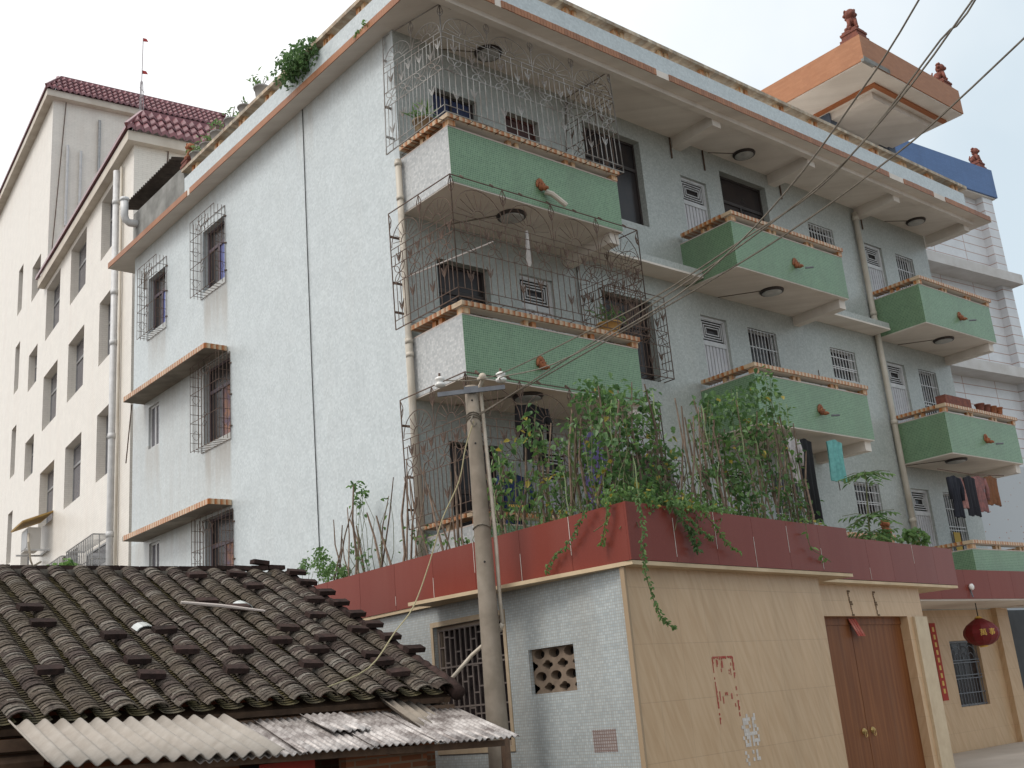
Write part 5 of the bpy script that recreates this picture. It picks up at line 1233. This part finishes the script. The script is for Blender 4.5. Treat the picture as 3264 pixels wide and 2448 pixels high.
CB=[(1.74,-4.03,5.07,.19),(2.04,-4.0,4.92,.25),(2.68,-3.92,5.15,.26),(3.41,-3.83,5.53,.24),(3.74,-3.79,5.8,.15),(2.84,-3.9,4.83,.29),(2.18,-3.98,4.55,.28),(3.53,-3.82,5.06,.27),(4.13,-3.75,5.28,.14),(3.14,-3.87,4.6,.3),(2.45,-3.95,4.26,.28),(1.74,-4.03,4.12,.24),(3.26,-3.85,4.14,.26),(2.46,-3.95,3.87,.28),(3.95,-3.77,4.69,.2),(4.14,-3.75,4.43,.17),(3.55,-3.82,3.83,.23),(4.19,-3.74,3.74,.2)]
DD=[(-.35,1.19,4.83,.2),(-.35,1.22,4.54,.14),(-.35,.94,4.63,.11),(-.35,.33,4.44,.08),(-.35,1.4,3.92,.11),(-.35,.51,3.84,.1),(-.35,1.03,3.65,.14),(-.35,-.32,3.77,.13),(-.35,-.75,3.63,.13),(-.35,-1.38,3.56,.13)]
EE=[(-.35,2.24,3.76,.24),(-.35,1.97,3.58,.22),(-.35,2.82,3.85,.16),(-.35,2.37,4.01,.13),(-.35,1.63,3.56,.16)]
BB+=[(-.45,-4.55,3.9,.22),(-.5,-4.6,4.3,.2),(.95,-4.15,4.0,.2),(1.2,-4.1,4.3,.16),(-.1,-4.45,3.6,.22),(.4,-4.4,3.6,.22)]
CB+=[(1.35,-4.1,3.75,.2),(2.4,-4.2,3.55,.2),(4.35,-3.75,3.5,.18),(1.5,-4.05,4.6,.14)]
AA+=[(-.4,-3.4,3.9,.22),(-.4,-2.0,3.65,.16),(-.35,-1.75,4.1,.12)]
BB=[(a,b,c,d*1.18) for a,b,c,d in BB]; CB=[(a,b,c,d*1.16) for a,b,c,d in CB]; AA=[(a,b,c,d*1.15) for a,b,c,d in AA]
BL+=[(-.3,-4.72,3.42,.2),(.2,-4.68,3.4,.2),(.55,-4.62,3.38,.18),(-.72,-4.5,3.42,.16),(1.1,-4.55,3.4,.16)]
BL+=[(-.55,-4.6,3.5,.24),(-.2,-4.6,3.45,.22),(.6,-4.5,3.45,.22),(1.6,-4.35,3.45,.18),(-.55,-3.2,3.45,.16),(4.1,-4.0,3.42,.14)]
vine('densest bean vine, over the red parapet corner with white flowers and long pods',BB,285,.1,pods=16,nstuff=950,yellow=.03)
vine('sparse bean vine with yellow leaves just right of the concrete pole',AA,230,.1,pods=8,nstuff=200,yellow=.06,light=.25)
vine('tall bean vine climbing stakes in front of the middle green balcony',CB,290,.1,pods=14,nstuff=1000,yellow=.03)
vine('thin leggy bean plants on stakes by the white side wall',DD,120,.075,pods=0,nstuff=60,light=.3)
vine('low feathery herb growing along the top of the red parapet',BL,250,.06,pods=0,name='trailing_herb',nstuff=1500,light=.35,yellow=.05,lm=leaf_h)
vine('fine leaved herb clump at the far left end of the red parapet',EE,200,.055,pods=0,name='herb_clump',nstuff=500,light=.2,yellow=0,lm=leaf_h)
def trail(label,pts,n,L_,mat):
    t=thing('trailing_vine',label,'trailing plant',pts[0],'runners hanging over the red parapet'); sp=smooth_path(pts,6); MB().tube(sp,.005,4).build('stem',stemm,t)
    for i in range(n):
        p=sp[int(len(sp)*i/n)]; 
        for s in (0,1): inst(leafmesh(mat,round(L_,3),round(L_*.5,3)),'leaf',t,p+Vector((random.uniform(-.02,.02),random.uniform(-.03,.0),random.uniform(-.02,.02))),rot_leaf())
    return t
trail('longest leafy runner, hanging from the parapet corner past the beige wall',[(-.6,-4.86,3.42),(-.59,-4.88,3.1),(-.66,-4.9,2.84),(-.63,-4.88,2.59),(-.52,-4.86,2.29),(-.35,-4.8,2.1),(-.15,-4.76,2.01)],70,.05,leaf_h)
trail('leafy runner slanting down over the left face of the red parapet',[(-.8,-4.3,3.45),(-.8,-4.1,3.25),(-.79,-3.85,3.05),(-.79,-3.6,2.95),(-.79,-3.45,2.8)],40,.05,leaf_h)
trail('leafy runner curving to the right over the front of the red parapet',[(.57,-4.72,3.42),(.92,-4.68,3.18),(1.08,-4.66,3.02),(1.36,-4.63,2.9)],30,.05,leaf_l)
trail('short thick runner with yellow leaves right of the parapet corner',[(.01,-4.78,3.42),(.29,-4.75,3.2),(.4,-4.74,3.05),(.46,-4.73,2.89)],34,.08,leaf_d)
trail('long bare runner with few leaves near the right end of the red parapet',[(3.14,-4.42,3.42),(3.19,-4.4,3.07),(3.47,-4.37,2.95),(3.71,-4.34,2.87)],5,.1,leaf_l)
trail('thin pale runner just left of the parapet corner',[(-.8,-4.6,3.45),(-.8,-4.55,3.25),(-.79,-4.45,3.05),(-.79,-4.4,2.95)],26,.045,leaf_l)
trail('short feathery runner just right of the parapet corner',[(.2,-4.76,3.42),(.35,-4.75,3.25),(.62,-4.72,3.1),(.8,-4.69,3.05)],34,.05,leaf_h)
# stakes
def stake(p,q,r,lab,grp):
    p=Vector(p);q=Vector(q); m1=p.lerp(q,.35)+Vector((random.uniform(-.05,.05),random.uniform(-.07,.07),0)); m2=p.lerp(q,.7)+Vector((random.uniform(-.06,.06),random.uniform(-.08,.08),0))
    return single(MB().tube([p,m1,m2,q],[r,r*.95,r*.8,r*.55],6),'bean_stake',barkm,lab,'stake',tuple(p),grp)
for i in range(40):
    y=2.0-6.1*i/40+random.uniform(-.1,.1); top=random.uniform(4.2,4.95) if y<1.3 else random.uniform(3.9,4.8)
    stake((-.35+random.uniform(-.12,.12),y,3.05),(-.35+random.uniform(-.15,.15),y+random.uniform(-.55,.55),top),random.uniform(.011,.024),'bare brown bean stake standing in the strip along the side wall','bean stakes along the side wall')
for i in range(38):
    s=4.9*i/38+random.uniform(-.08,.08); x=-.4+s; y=-4.3+s*.119; top=random.uniform(4.4,5.15)
    stake((x,y+random.uniform(-.1,.1),3.08),(x+random.uniform(-.4,.4),y+random.uniform(-.15,.15),top),random.uniform(.011,.02),'brown bean stake standing among the vines along the front parapet','bean stakes along the front parapet')
for i,(s,dx,h) in enumerate(((1.75,-.05,4.95),(1.85,.15,4.6),(2.0,-.2,4.9))):
    stake((s,-4.1+.119*s,3.08),(s+dx,-4.3+.119*s,h),.017,'bare forked stake standing in the gap between the two big vines','stakes in the gap between the big vines')
# sapling and terrace plants
sp_=thing('sapling','young sapling with tiers of compound leaves on the far part of the terrace','sapling',(7.75,-2.5,3.2))
MB().tube([(7.75,-2.5,3.2),(7.85,-2.5,4.0),(8.02,-2.5,4.8)],[.02,.016,.008],6).build('stem',stemm,sp_)
for z,nn_,ll in ((4.82,7,.42),(4.05,8,.46),(3.75,6,.4)):
    c=Vector((7.75+.17*(z-3.2),-2.5,z))
    for k in range(nn_):
        a=6.28*k/nn_+random.uniform(-.2,.2); d=Vector((math.cos(a),math.sin(a),random.uniform(-.25,.35))); 
        MB().tube([c,c+d*ll*.5,c+d*ll+Vector((0,0,-.08))],.006,4).build('twig',stemm,sp_)
        for j in range(5):
            p=c+d*ll*(.25+.18*j)
            for sgn in (-1,1):
                m=Matrix.Rotation(a-math.pi/2+sgn*1.0,3,'Z')@Matrix.Rotation(-.25,3,'X'); inst(leafmesh(leaf_d if j<3 else leaf_h,.17,.06),'leaf',sp_,p+Vector((0,0,-.03*j)),Matrix.Rotation(random.uniform(-.3,.3),3,'X')@m)
vine('clump of spiky terrace plants beside the small orange lion',[(8.6,-2.3,3.75,.18),(9.6,-2.2,3.8,.2),(10.2,-2.1,3.8,.2),(9.9,-2.2,3.9,.15)],140,.12,pods=0,name='terrace_plants',nstuff=120,base_z=3.4,lm=leaf_h)
lion((8.85,-2.2,3.72),.4,'small bright orange clay lion behind the far terrace parapet',terracotta,R(-120),ped=False)
# little plant behind old roof ridge
vine('small bright green bush peeping over the old roof ridge',[(-4.25,3.0,3.72,.2),(-4.1,3.0,3.82,.15)],60,.1,pods=0,name='garden_bush',nstuff=60,light=.8,base_z=2.0)
